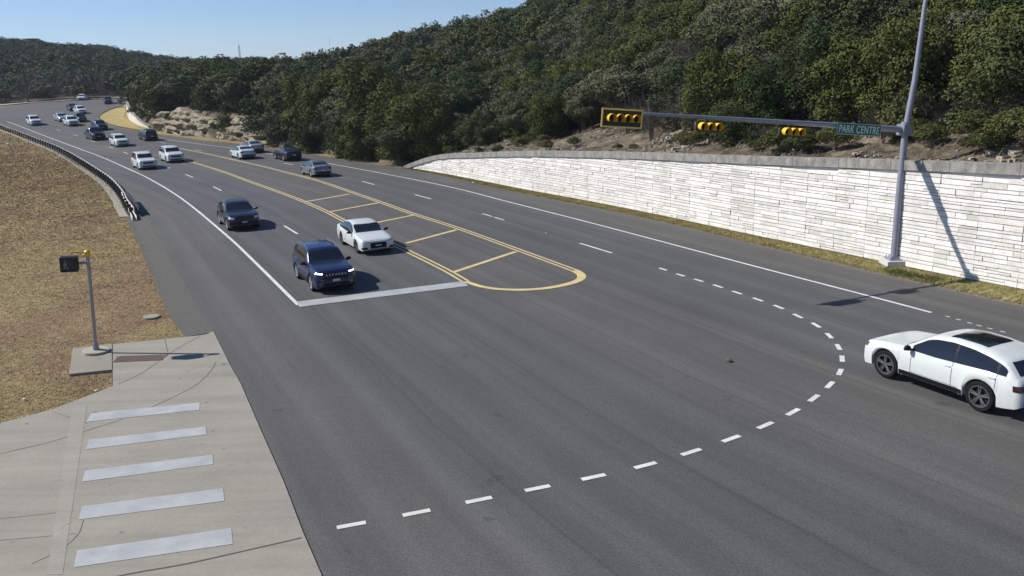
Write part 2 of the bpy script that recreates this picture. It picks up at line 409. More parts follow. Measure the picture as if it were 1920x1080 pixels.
# yellow median
mby = MB()
YR = px_line([(1077.5, 507.5), (969.6, 468), (856, 427), (777, 402), (713, 379), (663, 361.7), (596.7, 339), (546.7, 326), (496.7, 313), (446.7, 301.7), (413, 294), (380, 287), (340, 279), (310, 272.5)])
YL = px_line([(873, 528), (847, 512), (768, 473), (644.7, 414), (614, 397.5), (568, 377.5), (531, 363), (489, 348), (467.5, 340.5), (423, 323.5), (370, 307), (330, 295), (300, 285.5)])
for P in (YR, YL):
    for d in (-.14, .14): strip_geo(offset_line(P, d), .12, mb=mby)
strip_geo(px_line([(873, 528), (902.5, 538), (931.7, 542.5), (975, 544), (1019, 541.6), (1063, 533.7), (1086, 526.5), (1092, 519.5), (1088, 512), (1077.5, 507.5)], .3), .26, .015, mby, .42)
for a, b in [((572, 378.5), (655, 364)), ((617, 397.5), (711, 380)), ((664, 426), (777, 403)), ((762, 456), (856, 431)), ((849, 511), (967, 472))]:
    a, b = np.array(U(*a)), np.array(U(*b)); strip_geo([a, (a+b)/2, b], .28, .009, mby)
struct('median_marking', mby, MYEL)

# driveway
def flat(name, px, z, mat, thick=.12, extra_front=(), extra_back=()):
    P = list(extra_front)+[U(*p) for p in px]+list(extra_back); n = len(P)
    V = [(x, y, z) for x, y in P]+[(x, y, z-thick) for x, y in P]
    F = [tuple(range(n)), tuple(range(2*n-1, n-1, -1))]+[(i, i+n, (i+1) % n+n, (i+1) % n) for i in range(n)]
    o = mk(name, V, F, mat); bm = bmesh.new(); bm.from_mesh(o.data); bmesh.ops.recalc_face_normals(bm, faces=bm.faces); bm.to_mesh(o.data); bm.free(); return o
dr = flat('driveway', [(603, 1080), (567, 997), (533, 907), (490, 810), (452, 722), (430, 683), (426, 674), (400, 622), (385, 629), (309, 637), (211, 647), (211, 726), (159, 746), (96, 770), (0, 795)], .03, MCONC,
          extra_front=[(-30, -14), (-2, -10), (-1.5, 5)], extra_back=[(-26, 22), (-34, 20)])
tag(dr, kind='structure')
mbj = MB()
def joint(px, w=.022, z=.034, mb=None):
    P = spline([U(*p) for p in px], .3); T = tang(P); V = []
    for (x, y), (tx, ty) in zip(P, T):
        for s in (-.5, .5): V.append((x-ty*w*s, y+tx*w*s, z))
    (mb or mbj).add(V, [(2*i, 2*i+1, 2*i+3, 2*i+2) for i in range(len(P)-1)])
joint([(222, 722), (268, 700), (315, 667), (350, 645), (374, 633)]); joint([(405.6, 680), (395, 698), (370, 722), (330, 744), (281, 767)])
joint([(211, 648), (211, 725)]); joint([(309, 638), (315, 663)]); joint([(230, 788), (167, 808), (90, 832), (0, 853)])
joint([(566, 1011), (470, 1033), (350, 1060), (237, 1080), (100, 1112)], .045); joint([(97, 773), (165, 796)], .015); joint([(0, 975), (70, 968), (137, 960)], .012)
joint([(0, 1016), (90, 1008), (142, 1003)], .012); joint([(157, 978), (150, 1000), (120, 1030), (60, 1060)], .015); joint([(200, 1085), (170, 1100)], .015)
struct('driveway_joint', mbj, MDARK)
mbc = MB()
for q in [((163, 793), (171, 777), (375, 757), (374, 771)), ((161, 845), (167, 827), (386, 802), (388, 817)), ((154, 906), (160, 885), (399, 855), (400, 873)), ((148, 977), (154, 952), (419, 918), (421, 942)), ((139, 1067), (145, 1035), (434, 993), (437, 1023))]:
    mbc.add([(*U(*p), .038) for p in q], [(0, 3, 2, 1)])
struct('crosswalk_marking', mbc, MBAR)
# faded old paint bands beside the crosswalk
mbf = MB()
for q in [((137, 757), (163, 765), (118, 1080), (88, 1080))]: mbf.add([(*U(*p), .0345) for p in q], [(0, 3, 2, 1)])
struct('faded_paint_marking', mbf, mat_concrete('faded_paint', (.305, .285, .245)))
# pad under the pedestrian signal and kerb lip along the grass
pad = flat('concrete_pad', [(137, 655), (210.2, 647.2), (210.2, 695.5), (130, 704)], .05, MPAD, .2); tag(pad, kind='structure')
# asphalt lip gravel between road and grass
mbg = MB()
GL = px_line([(398, 622), (362, 578), (314, 492), (290, 450), (268, 412), (236, 365), (201, 335), (172, 315), (143, 297), (113, 281), (86, 269), (56, 258)])
strip_geo(offset_line(GL, .10), 1.75, -.018, mbg)
struct('gravel_verge', mbg, MGRAVEL)
mbg = MB(); GR = px_line([(1920, 574), (1800, 547.5), (1711, 526.5), (1600, 501.5), (1240, 415), (1065, 378.5), (897, 343.5), (756, 314.5), (630, 296), (497, 276.5), (400, 264)])
strip_geo(offset_line(GR, -.12), .5, -.012, mbg); struct('dirt_verge', mbg, simple('dirt_edge', (.16, .135, .10), .95, var=.6, scale=7, bumpk=.8))
# low kerb along the inside of the far bend and light paving beyond the far edge
mbk = MB()
KP = px_line([(277, 248.8), (240, 242.2), (220, 238.4), (198, 232.4), (186, 225.6), (184, 217.2), (207, 204.6), (233, 199.2)])
T = tang(KP)
for d0, d1, z0, z1 in ((-.1, -.1, -.05, .16), (-.1, -.4, .16, .16), (-.4, -.4, .16, -.05)):
    V = []
    for (x, y), (tx, ty) in zip(KP, T):
        for d, z in ((d0, z0), (d1, z1)): V.append((x+ty*-d, y-tx*-d, Hg(y)+z))
    mbk.add(V, [(2*i, 2*i+1, 2*i+3, 2*i+2) for i in range(len(KP)-1)])
tag(mbk.build('kerb', simple('dark_kerb', (.07, .065, .06), .9)), kind='structure')
mbf = MB(); FP = smooth_line(spline([(-128, 178), (-125, 192), (-119.5, 203), (-108, 214.5), (-95, 220)]), 1)
strip_geo(FP, 5.0, .03, mbf); struct('far_pavement', mbf, simple('pale_gravel', (.42, .39, .36), .9, var=.15))

# ------------------------------------------------------------------ hill behind the wall
WBpx = [(1920, 543), (1835.6, 527.5), (1751, 510.5), (1600, 479), (1400, 438), (1240, 404), (1150, 386), (1065.6, 370), (981, 354.7), (897, 338), (821, 323.7), (759, 314)]
WTpx = [(1920, 308), (1835.6, 305), (1751, 302), (1600, 297.5), (1400, 292.5), (1240, 286.6), (1150, 284.4), (1065.6, 283), (981, 283), (897, 286), (821, 290.5), (759, 312.5)]
WB = [U(*p) for p in WBpx]; WH = [max(.2, on_base(b, *t)-Hg(b[1])) for b, t in zip(WB, WTpx)]
d0 = np.array(WB[0])-np.array(WB[3]); d0 /= np.linalg.norm(d0)
WP = [(*(np.array(WB[0])+d0*40), WH[0]+.3), (*(np.array(WB[0])+d0*12), WH[0]+.2)]+[(b[0], b[1], h) for b, h in zip(WB, WH)]
WS = resample(smooth_line(spline(WP, .5), 4), 460)
rest_px = [(700, 304.5), (630, 293), (560, 283), (497, 273), (440, 263.5), (380, 256.5), (330, 250.5), (290, 243.5), (277, 240.5), (260, 236.5), (246, 229), (239, 217), (237, 207), (236, 200.5)]
RIM = list(WS[:, :2])+[np.array(p) for p in spline([WB[-1]]+[U(*p) for p in rest_px]+[(-72, 202), (-58, 212), (-44, 232), (-30, 270), (-20, 330), (-10, 420)], 1.)[1:]]
RIM = np.array(RIM); RIMw = np.r_[WS[:, 2], np.zeros(len(RIM)-len(WS))]       # wall height at rim
nW = len(WS)
cliff = np.zeros(len(RIM))
for i, (x, y) in enumerate(RIM):
    if i < nW or y > 205: continue
    px = proj(x, y, Hg(y))[0]
    cliff[i] = np.interp(px, [200, 236, 245, 262, 280, 300, 330, 430, 470, 500, 560, 640, 700, 759], [2.2, 2.2, 2.0, 1.6, 1.5, 3.0, 3.6, 3.4, 2.8, 1.8, 1.2, .7, .5, .2])
POLY = np.vstack([RIM, [(320, 420), (320, -60), (70, -60)]])
def inside(P, poly):
    x, y = P[:, 0], P[:, 1]; c = np.zeros(len(P), bool); j = len(poly)-1
    for i in range(len(poly)):
        xi, yi = poly[i]; xj, yj = poly[j]
        if yi != yj:
            c ^= ((yi > y) != (yj > y)) & (x < (xj-xi)*(y-yi)/(yj-yi)+xi)
        j = i
    return c
PD = resample(POLY[:-3], 500); PDi = None
idx = np.array([((RIM-p)**2).sum(1).argmin() for p in PD]); PDw = RIMw[idx]; PDc = cliff[idx]
skx = np.array([236, 300, 400, 500, 600, 700, 800, 900, 975, 1100, 1300, 1600, 1920, 2300]); sky_y = np.array([172, 154, 142, 131, 108, 77, 46, 28, 5, -50, -140, -260, -380, -500]); skr = np.array([190, 200, 215, 230, 255, 275, 275, 255, 235, 215, 195, 180, 165, 160])
az_s = []; el_s = []
for x, y in zip(skx, sky_y):
    d = ray(x, y); az_s.append(math.atan2(d[0], d[1])); el_s.append(d[2]/math.hypot(d[0], d[1]))
def vnoise(X, Y, s, seed):
    rs = np.random.RandomState(seed); G = rs.rand(64, 64)
    u, v = X/s+500, Y/s+500; i, j = np.floor(u).astype(int), np.floor(v).astype(int); f, g = u-i, v-j
    f = f*f*(3-2*f); g = g*g*(3-2*g)
    a = G[i % 64, j % 64]; b = G[(i+1) % 64, j % 64]; c = G[i % 64, (j+1) % 64]; d = G[(i+1) % 64, (j+1) % 64]
    return (a*(1-f)+b*f)*(1-g)+(c*(1-f)+d*f)*g-.5
def hill_z(X, Y, raw=False):
    X = np.atleast_1d(X).astype(float); Y = np.atleast_1d(Y).astype(float); P = np.stack([X, Y], 1); Z = np.zeros(len(P)); dmin = np.zeros(len(P))
    ins = inside(P, POLY)
    for a in range(0, len(P), 4000):
        D = ((P[a:a+4000, None]-PD[None])**2).sum(2); k = D.argmin(1); dm = np.sqrt(D[np.arange(len(k)), k]); dmin[a:a+4000] = dm
        wh, cl = PDw[k], PDc[k]; q = P[a:a+4000]
        r = np.hypot(q[:, 0], q[:, 1]); az = np.arctan2(q[:, 0], q[:, 1]); g0 = HgV(PD[k][:, 1])
        Rr = np.interp(az, az_s, skr); Zr = CH+Rr*np.interp(az, az_s, el_s)-6.5
        rr = np.maximum(r-dm, 1); t = np.clip((dm-1)/np.maximum(Rr-rr, 25), 0, 1.6)
        dd = np.maximum(dm-1.0, 0)
        base = g0+np.where(wh > .1, np.maximum(wh-.25, 0), cl*np.clip(dm/1.6, 0, 1))
        tt = np.clip(t, 0, 1); shp = tt*(1.25-.25*tt)
        near = .35*(1-np.exp(-dd/2))+dd*.05
        sm = np.clip(dd/26, 0, 1); z = base+near+(Zr-base-near)*shp*sm*(2-sm)
        z = np.where(t > 1, Zr-(t-1)*20, z)
        z += (vnoise(q[:, 0], q[:, 1], 3., 1)*.7+vnoise(q[:, 0], q[:, 1], 1.1, 2)*.45)*np.clip(dd/2, 0, 1)+vnoise(q[:, 0], q[:, 1], 22., 3)*4*np.clip(dd/40, 0, 1)
        z = np.where((wh > .1) & (dm < 1.0), -1.0, z)
        Z[a:a+4000] = z
    Z[~ins] = -1.0+HgV(Y[~ins])*.9; dmin[~ins] *= -1
    return Z, dmin
def hill_part(name, xs, ys):
    X, Y = np.meshgrid(xs, ys); Z, d = hill_z(X.ravel(), Y.ravel()); nx, ny = len(xs), len(ys)
    V = np.stack([X.ravel(), Y.ravel(), Z], 1); i = np.arange(nx*ny).reshape(ny, nx)
    F = np.stack([i[:-1, :-1].ravel(), i[:-1, 1:].ravel(), i[1:, 1:].ravel(), i[1:, :-1].ravel()], 1)
    keep = (d[F] > -3).any(1); F = F[keep]
    o = mk_np(name, V, F, MHILL); tag(o, kind='structure'); o.data.shade_smooth(); return o
hill_part('hillside', np.r_[np.arange(-95, 62, .9), np.arange(62, 320, 5)], np.r_[np.arange(-50, 10, 5), np.arange(10, 205, .9), np.arange(205, 420, 4)])

# far hill
fx = np.array([-500, 0, 60, 120, 200, 280, 350, 440, 500, 600, 700, 1000]); fy = np.array([60, 71, 77, 83, 91, 107, 120, 119, 117, 120, 120, 130])
faz = []; fel = []
for x, y in zip(fx, fy):
    d = ray(x, y); faz.append(math.atan2(d[0], d[1])); fel.append(d[2]/math.hypot(d[0], d[1]))
def far_z(az, r):
    zr = CH+520*np.interp(az, faz, fel)-5.0
    t = np.clip((r-244)/(520-244), 0, 1); g = HgV(r*np.cos(az))+.1
    z = g+(zr-g)*(.25*t+.75*t*t*(3-2*t))
    X, Y = r*np.sin(az), r*np.cos(az)
    z = z+vnoise(X, Y, 60., 7)*7*np.clip(t*3, 0, 1)*np.clip((1-t)*5, .15, 1)
    return np.where(r > 520, zr-(r-520)*.15, z)
azs = np.radians(np.arange(-60, 12, .6)); rs_ = np.r_[240, 243, np.arange(248, 560, 8), 600, 700]
AZ, RR = np.meshgrid(azs, rs_); Z = far_z(AZ, RR); Z[0] -= 2
V = np.stack([(RR*np.sin(AZ)).ravel(), (RR*np.cos(AZ)).ravel(), Z.ravel()], 1); i = np.arange(V.shape[0]).reshape(RR.shape)
F = np.stack([i[:-1, :-1].ravel(), i[:-1, 1:].ravel(), i[1:, 1:].ravel(), i[1:, :-1].ravel()], 1)
o = mk_np('distant_hill', V, F, MHILL); tag(o, kind='structure'); o.data.shade_smooth()

# ------------------------------------------------------------------ retaining wall
random.seed(4); rs = np.random.RandomState(4)
sW = np.r_[0, np.cumsum(np.linalg.norm(np.diff(WS[:, :2], axis=0), axis=1))]; LW = sW[-1]
TW = tang(WS[:, :2])
def wp(s):
    x = np.interp(s, sW, WS[:, 0]); y = np.interp(s, sW, WS[:, 1]); h = np.interp(s, sW, WS[:, 2])
    tx = np.interp(s, sW, TW[:, 0]); ty = np.interp(s, sW, TW[:, 1]); l = math.hypot(tx, ty); tx /= l; ty /= l
    return x, y, h, (-ty, tx)       # normal candidate
nx_, ny_ = wp(LW*.5)[3]; SGN = 1 if (nx_*-1+ny_*-1) > 0 else -1   # towards the road
def wpt(s, out, z):
    x, y, h, nn = wp(s); return (x+nn[0]*SGN*out, y+nn[1]*SGN*out, Hg(y)+z)
wroot = empty('retaining_wall', (WB[4][0], WB[4][1], 0)); tag(wroot, 'long white stone-faced retaining wall with grey concrete coping', 'retaining wall')
def rel(o, root):
    o.parent = root; o.matrix_parent_inverse = Matrix.Translation(-Vector(root.location)); return o
core = MB(); V = []; ss = np.arange(0, LW+.01, 1.)
for s in ss:
    h = wp(s)[2]
    V += [wpt(s, -.02, -.3), wpt(s, -.02, max(h-.05, .05)), wpt(s, -.75, max(h-.05, .05)), wpt(s, -.75, -.3)]
nn = len(ss)
core.add(V, [(4*i+k, 4*i+(k+1) % 4, 4*i+4+(k+1) % 4, 4*i+4+k) for i in range(nn-1) for k in range(4)]+[(3, 2, 1, 0), tuple(4*(nn-1)+k for k in range(4))])
rel(core.build('wall_core', simple('mortar', (.66, .64, .61), .95)), wroot)
V = []; F = []; COURSE = [float(rs.choice([.12, .16, .20, .25], p=[.2, .35, .3, .15])) for _ in range(60)]
PANEL = 1.83
for pi in range(int(LW/PANEL)+1):
    s0, s1 = pi*PANEL+.003, min((pi+1)*PANEL-.003, LW)
    z = .0
    if s1-s0 < .3: continue
    # courses of uneven height
    zc = 0.0
    for hh in COURSE:
        if zc > 6: break
        s = s0
        while s < s1-.01:
            w = min(rs.choice([.3, .5, .8, 1.2, 1.8], p=[.1, .2, .3, .25, .15]), s1-s)
            if s1-(s+w) < .15: w = s1-s
            hm = min(wp(s)[2], wp(s+w)[2])-.42
            if zc+hh <= hm+.05:
                sub = [(zc, zc+hh)] if (hh < .22 or rs.rand() < .85) else [(zc, zc+hh/2), (zc+hh/2, zc+hh)]
                for za, zb in sub:
                    g = .028; o1 = rs.uniform(.035, .075); b0 = len(V)
                    jit = rs.uniform(-.012, .012, 4)
                    gh_ = .003
                    for (sa, zz, out) in ((s+gh_, za+g, 0), (s+w-gh_, za+g, 0), (s+w-gh_, zb-.004, 0), (s+gh_, zb-.004, 0), (s+gh_+.003, za+g+.002, o1+jit[0]), (s+w-gh_-.003, za+g+.002, o1+jit[1]), (s+w-gh_-.003, zb-.006, o1+jit[2]), (s+gh_+.003, zb-.006, o1+jit[3])):
                        V.append(wpt(sa, out-.01, zz))
                    F += [(b0+4, b0+5, b0+6, b0+7), (b0, b0+1, b0+5, b0+4), (b0+1, b0+2, b0+6, b0+5), (b0+2, b0+3, b0+7, b0+6), (b0+3, b0, b0+4, b0+7)]
            s += w
        zc += hh
rel(mk_np('wall_face', np.array(V), np.array(F), MWALL), wroot)
# coping with expansion joints
cp = MB(); SEG = 2.9; k = 0
while k*SEG < LW:
    a, b = k*SEG+.01, min((k+1)*SEG-.01, LW); q = np.linspace(a, b, 4); V = []
    for s in q:
        h = wp(s)[2]; hb = max(h-.43, -.05)
        V += [wpt(s, .14, hb), wpt(s, .14, h), wpt(s, -.32, h), wpt(s, -.32, hb)]
    cp.add(V, [(4*i+j, 4*i+(j+1) % 4, 4*i+4+(j+1) % 4, 4*i+4+j) for i in range(3) for j in range(4)]+[(3, 2, 1, 0), (12, 13, 14, 15)])
    k += 1
rel(cp.build('coping', MCOP), wroot)

# far white wall at the bend
fw = empty('roadside_wall', (*U(246, 229), Hg(U(246, 229)[1]))); tag(fw, 'short curved off-white wall beside the grass inside the far bend', 'wall')
FWp = spline([U(*p) for p in [(279, 240.6), (260, 237.), (246, 229.5), (239.5, 218), (237.5, 207), (236, 200.5)]], 1.)
T = tang(FWp); V = []; nF = len(FWp)
for i, ((x, y), (tx, ty)) in enumerate(zip(FWp, T)):
    h = np.interp(i/nF, [0, .12, .4, 1], [.2, 1.5, 2.6, 2.8])
    for o_, z in ((0, -.3), (0, h), (.35, h), (.35, -.3)): V.append((x+ty*o_, y-tx*o_, Hg(y)+z))
wm = MB().add(V, [(4*i+k, 4*i+(k+1) % 4, 4*i+4+(k+1) % 4, 4*i+4+k) for i in range(nF-1) for k in range(4)]+[(3, 2, 1, 0), tuple(4*(nF-1)+k for k in range(4))])
rel(wm.build('wall_panel', simple('offwhite_concrete', (.62, .58, .50), .9, var=.2, scale=.8)), fw)
V2 = []
for i, ((x, y), (tx, ty)) in enumerate(zip(FWp, T)):
    h = np.interp(i/nF, [0, .12, .4, 1], [.2, 1.5, 2.6, 2.8])
    for o_, z in ((-.08, h), (-.08, h+.18), (.43, h+.18), (.43, h)): V2.append((x+ty*o_, y-tx*o_, Hg(y)+z))
wm = MB().add(V2, [(4*i+k, 4*i+(k+1) % 4, 4*i+4+(k+1) % 4, 4*i+4+k) for i in range(nF-1) for k in range(4)]+[(3, 2, 1, 0), tuple(4*(nF-1)+k for k in range(4))])
rel(wm.build('coping', MCOP), fw)

# rock cut: layered limestone ledges in front of the hill edge
ci = [i for i in range(nW, len(RIM)) if cliff[i] > 1.0 and RIM[i][1] < 160]
def px_of(i): return proj(RIM[i][0], RIM[i][1], 0)[0]
ci = [i for i in ci if 283 < px_of(i) < 690]
CPs = np.r_[0, np.cumsum(np.linalg.norm(np.diff(RIM[ci], axis=0), axis=1))]; nC = int(CPs[-1]/.35)
CP = resample(RIM[ci], nC); CHt = np.interp(np.linspace(0, CPs[-1], nC), CPs, cliff[ci]); CT = tang(CP); rows = 30; sc = np.linspace(0, CPs[-1], nC)
CHt = CHt*(1+.35*vnoise(sc, sc*0, 4., 61))*np.clip(sc/4, .15, 1)*np.clip((sc[-1]-sc)/4, .15, 1)
FF, SS = np.meshgrid(np.arange(rows+1)/rows, sc); ZZ = FF*CHt[:, None]*1.05
led = vnoise(SS/6, ZZ, .45, 62)*1.3+vnoise(SS, ZZ, .9, 63)*.8+vnoise(SS, ZZ*2.2, .35, 64)*.35+vnoise(SS, SS*0, 2.6, 65)*1.5
OO = FF**2*1.1+led*np.sin(np.pi*np.clip(FF, .12, 1))**.5-.2
OO[:, -1] += 2.0; ZZ[:, -1] -= .15
V = np.stack([CP[:, 0, None]+CT[:, 1, None]*OO, CP[:, 1, None]-CT[:, 0, None]*OO, HgV(CP[:, 1])[:, None]-.12+ZZ], 2).reshape(-1, 3)
F = [(i*(rows+1)+r, (i+1)*(rows+1)+r, (i+1)*(rows+1)+r+1, i*(rows+1)+r+1) for i in range(nC-1) for r in range(rows)]
o = mk('rock_cutting', V, F, MROCK); tag(o, kind='structure')

# ------------------------------------------------------------------ trees
def cards(P, Nn, size, rs, flat=.5, asp=.55):
    """one quad per point, roughly facing Nn, as numpy verts + faces"""
    n = len(P); d = Nn+rs.normal(0, flat, (n, 3)); d /= np.linalg.norm(d, axis=1)[:, None]
    r = rs.normal(0, 1, (n, 3)); a = np.cross(d, r); a /= np.linalg.norm(a, axis=1)[:, None]; b = np.cross(d, a)
    s = size*rs.uniform(.6, 1.3, n)[:, None]; a = a*s*.62; b = b*s*.62*asp
    k = rs.uniform(.5, 1, (n, 2, 1))
    V = np.stack([P-a-b*k[:, 0], P+a*k[:, 1]-b, P+a+b, P-a*k[:, 0]+b*k[:, 1]], 1).reshape(-1, 3)
    return V, np.arange(4*n).reshape(n, 4)
def lobes(kind, rs):
    L = []
    if kind == 'juniper':       # upright, bushy to the ground
        H = 1.; n = 15
        for i in range(n):
            z = .10+.82*(i/n)**.9; w = .30*(1-(z/1.08)**2.2)**.5+.03; a = i*2.4+rs.uniform(-.4, .4); r = w*rs.uniform(.35, .95)
            L.append((r*math.cos(a), r*math.sin(a), z, rs.uniform(.13, .19), rs.uniform(.13, .2)))
        L.append((0, 0, .5, .2, .34))
    elif kind == 'oak':
        for i in range(17):
            a = i*2.4; r = .36*math.sqrt((i+.5)/17)*rs.uniform(.8, 1.15); z = .42+.42*(1-(r/.42)**2)*rs.uniform(.6, 1.05)
            L.append((r*math.cos(a), r*math.sin(a), z, rs.uniform(.12, .19), rs.uniform(.09, .15)))
        L.append((0, 0, .5, .27, .2))
    else:                        # shrub
        for i in range(9):
            a = i*2.4; r = .42*math.sqrt((i+.5)/9); z = .38+.4*(1-r*1.6)*rs.uniform(.5, 1.1)
            L.append((r*math.cos(a), r*math.sin(a), max(.22, z), rs.uniform(.17, .26), rs.uniform(.15, .25)))
    return np.array(L)
def crown_np(kind, rs, ncard, size):
    """unit-height crown"""
    L = lobes(kind, rs); w = L[:, 3]**2; w /= w.sum(); k = rs.choice(len(L), ncard, p=w)
    d = rs.normal(0, 1, (ncard, 3)); d[:, 2] += .25; d /= np.linalg.norm(d, axis=1)[:, None]
    rad = rs.uniform(.72, 1.06, ncard)+ (rs.rand(ncard) < .06)*.18
    # clumpy sub-structure
    q = np.sin(d[:, 0]*9+k)*np.sin(d[:, 1]*9+2*k)*np.sin(d[:, 2]*9+3*k); rad *= 1+.16*q
    P = L[k, :3]+d*np.stack([L[k, 3], L[k, 3], L[k, 4]], 1)*rad[:, None]
    P[:, 2] = np.maximum(P[:, 2], .03)
    return cards(P, d, size, rs, .5)
def bare_np(rs, ntw, size):
    """leafless tree: thin forked twig blades"""
    V = []; F = []
    def seg(p, q, w):
        d = q-p; a = np.cross(d, rs.normal(0, 1, 3)); a /= np.linalg.norm(a)+1e-9; a *= w; n = len(V)
        V.extend([p-a, p+a, q+a*.45, q-a*.45]); F.append((n, n+1, n+2, n+3))
    tips = []
    for i in range(9):
        a = i*2.4; e = rs.uniform(.5, 1.2); p = np.array([0, 0, rs.uniform(.05, .3)]); q = p+np.array([math.cos(a)*math.cos(e), math.sin(a)*math.cos(e), math.sin(e)])*rs.uniform(.35, .55)
        seg(p, q, .008); tips.append((p, q))
    for i in range(ntw):
        p0, q0 = tips[rs.randint(len(tips))]; t = rs.uniform(.3, 1); p = p0+(q0-p0)*t
        d = (q0-p0)/np.linalg.norm(q0-p0)+rs.normal(0, .6, 3); d[2] = abs(d[2])*.8+.15; d /= np.linalg.norm(d); q = p+d*rs.uniform(.12, .3)
        seg(p, q, size*.5)
        if i < ntw*.3: tips.append((p, q))
    V = np.array(V); V /= V[:, 2].max(); V[:, :2] *= .8; return V, np.array(F)
def trunk_mb(kind, rs, H):
    mb = MB(); r = .035*H/2 if kind == 'juniper' else .04*H/2
    ns = 1 if kind == 'juniper' else 3
    for s in range(ns):
        a = s*2.1; lean = .0 if ns == 1 else .12
        p = [Vector((0, 0, -.06*H))]; 
        for t in (.15, .35, .55, .75):
            p.append(Vector((math.cos(a)*lean*t*2*H*.5+rs.uniform(-.02, .02)*H, math.sin(a)*lean*t*2*H*.5+rs.uniform(-.02, .02)*H, t*H)))
        mb.tube(p, [r*1.3, r, r*.75, r*.5, r*.2], 7)
        for b in range(5):
            t0 = rs.uniform(.2, .65); base = p[1].lerp(p[4], (t0-.15)/.6); aa = rs.uniform(0, 6.28); ln = rs.uniform(.15, .28)*H
            e = base+Vector((math.cos(aa)*ln, math.sin(aa)*ln, ln*.5)); mb.tube([base, base.lerp(e, .5)+Vector((0, 0, .02*H)), e], [r*.35, r*.22, r*.08], 5)
    return mb
JC = [(.042, .060, .022), (.062, .078, .022), (.095, .104, .028), (.050, .068, .036), (.072, .086, .034)]
OC = [(.066, .078, .040), (.090, .100, .054), (.118, .120, .070), (.072, .086, .036)]
BC = [(.10, .088, .076), (.13, .115, .10), (.115, .10, .085)]
SCc = [(.05, .065, .02), (.085, .09, .03), (.11, .10, .05)]
MLEAF = {'juniper': mat_leaf('juniper_foliage', JC), 'oak': mat_leaf('oak_foliage', OC), 'bare': mat_leaf('bare_twigs', BC), 'shrub': mat_leaf('shrub_foliage', SCc)}
MLEAFm = {'juniper': mat_leaf('juniper_foliage_far', JC, True), 'oak': mat_leaf('oak_foliage_far', OC, True), 'bare': mat_leaf('bare_twigs_far', BC, True)}
PROTO = {}
for kind, nv in (('juniper', 5), ('oak', 4), ('bare', 3), ('shrub', 3)):
    PROTO[kind] = []
    for v in range(nv):
        rs = np.random.RandomState(100+v+10*len(kind)); Hh = 6.
        if kind == 'bare': Vv, Ff = bare_np(rs, 3000, .0032)
        else: Vv, Ff = crown_np(kind, rs, {'juniper': 15000, 'oak': 14000, 'shrub': 4500}[kind], {'juniper': .0185, 'oak': .021, 'shrub': .036}[kind])
        me = bpy.data.meshes.new('crown'); me.from_pydata((Vv*Hh).tolist(), [], Ff.tolist()); me.materials.append(MLEAF[kind]); me.update()
        tb = trunk_mb('juniper' if kind in ('juniper',) else 'oak', rs, Hh) if kind != 'shrub' else trunk_mb('oak', rs, Hh*.7)
        tm = bpy.data.meshes.new('trunk'); tm.from_pydata([tuple(p) for p in tb.V], [], tb.F); tm.materials.append(MBARK); tm.update()
        PROTO[kind].append((me, tm))
NAMES = {'juniper': 'juniper_tree', 'oak': 'oak_tree', 'bare': 'bare_tree', 'shrub': 'shrub'}
trng = random.Random(5)
def place_tree(kind, x, y, z, h, wid, label, group, cat=None):
    r = empty(NAMES[kind], (x, y, z), trng.uniform(0, 6.28)); s = h/6.; r.scale = (s*wid, s*wid, s)
    tag(r, label, cat or ('shrub' if kind == 'shrub' else 'tree'), group)
    me, tm = trng.choice(PROTO[kind])
    for nm, m in (('crown', me), ('trunk', tm)):
        o = bpy.data.objects.new(nm, m); COL.objects.link(o); o.parent = r
    return r
# candidate positions on the near hill
rs = np.random.RandomState(21); T = []
cell = 3.1
gx, gy = np.meshgrid(np.arange(-92, 190, cell), np.arange(14, 300, cell)); gx = gx.ravel()+rs.uniform(-1.4, 1.4, gx.size); gy = gy.ravel()+rs.uniform(-1.4, 1.4, gy.size)
ang = np.arctan2(gx, gy); rad = np.hypot(gx, gy)
k = (ang > R(-29)) & (ang < R(38)) & (rad < np.interp(ang, az_s, skr)+14); gx, gy = gx[k], gy[k]
gz, gd = hill_z(gx, gy)
CT_all = tang(RIM); pn = vnoise(gx, gy, 14., 31); pn2 = vnoise(gx, gy, 9., 32)
for x, y, z, d, a, b in zip(gx, gy, gz, gd, pn, pn2):
    px, py, f = proj(x, y, z); rr = math.hypot(x, y)
    dmin_ = np.interp(px, [230, 300, 500, 620, 740, 800, 860, 1000, 1100, 1300, 1500, 1700, 1920], [1.2, 1.4, 1.2, .8, .8, 2.0, 4.5, 5.5, 6.5, 5.0, 5.0, 5.5, 5.5])
    if d < dmin_: continue
    if rr > 120 and rs.rand() < .25: continue
    kind = 'juniper' if b > -.12 else 'oak'
    if px < 850: kind = 'oak' if (b > .02) else 'juniper'
    if a > .28 and rs.rand() < .45: kind = 'bare'
    if rs.rand() < .15: kind = rs.choice(['juniper', 'oak', 'bare'], p=[.55, .38, .07])
    h = rs.uniform(4.6, 7.0)*(1+.25*a)
    if px < 800 and d < 14: h *= np.interp(px, [240, 500, 620, 740, 800], [1.0, 1.1, 1.35, 1.3, 1.0])
    if 850 < px and d < 11: h *= .8
    if kind == 'oak': h *= .95
    T.append((kind, x, y, z-.15, h, rs.uniform(.95, 1.35) if kind != 'juniper' else rs.uniform(1.0, 1.5), d, px, py, f))
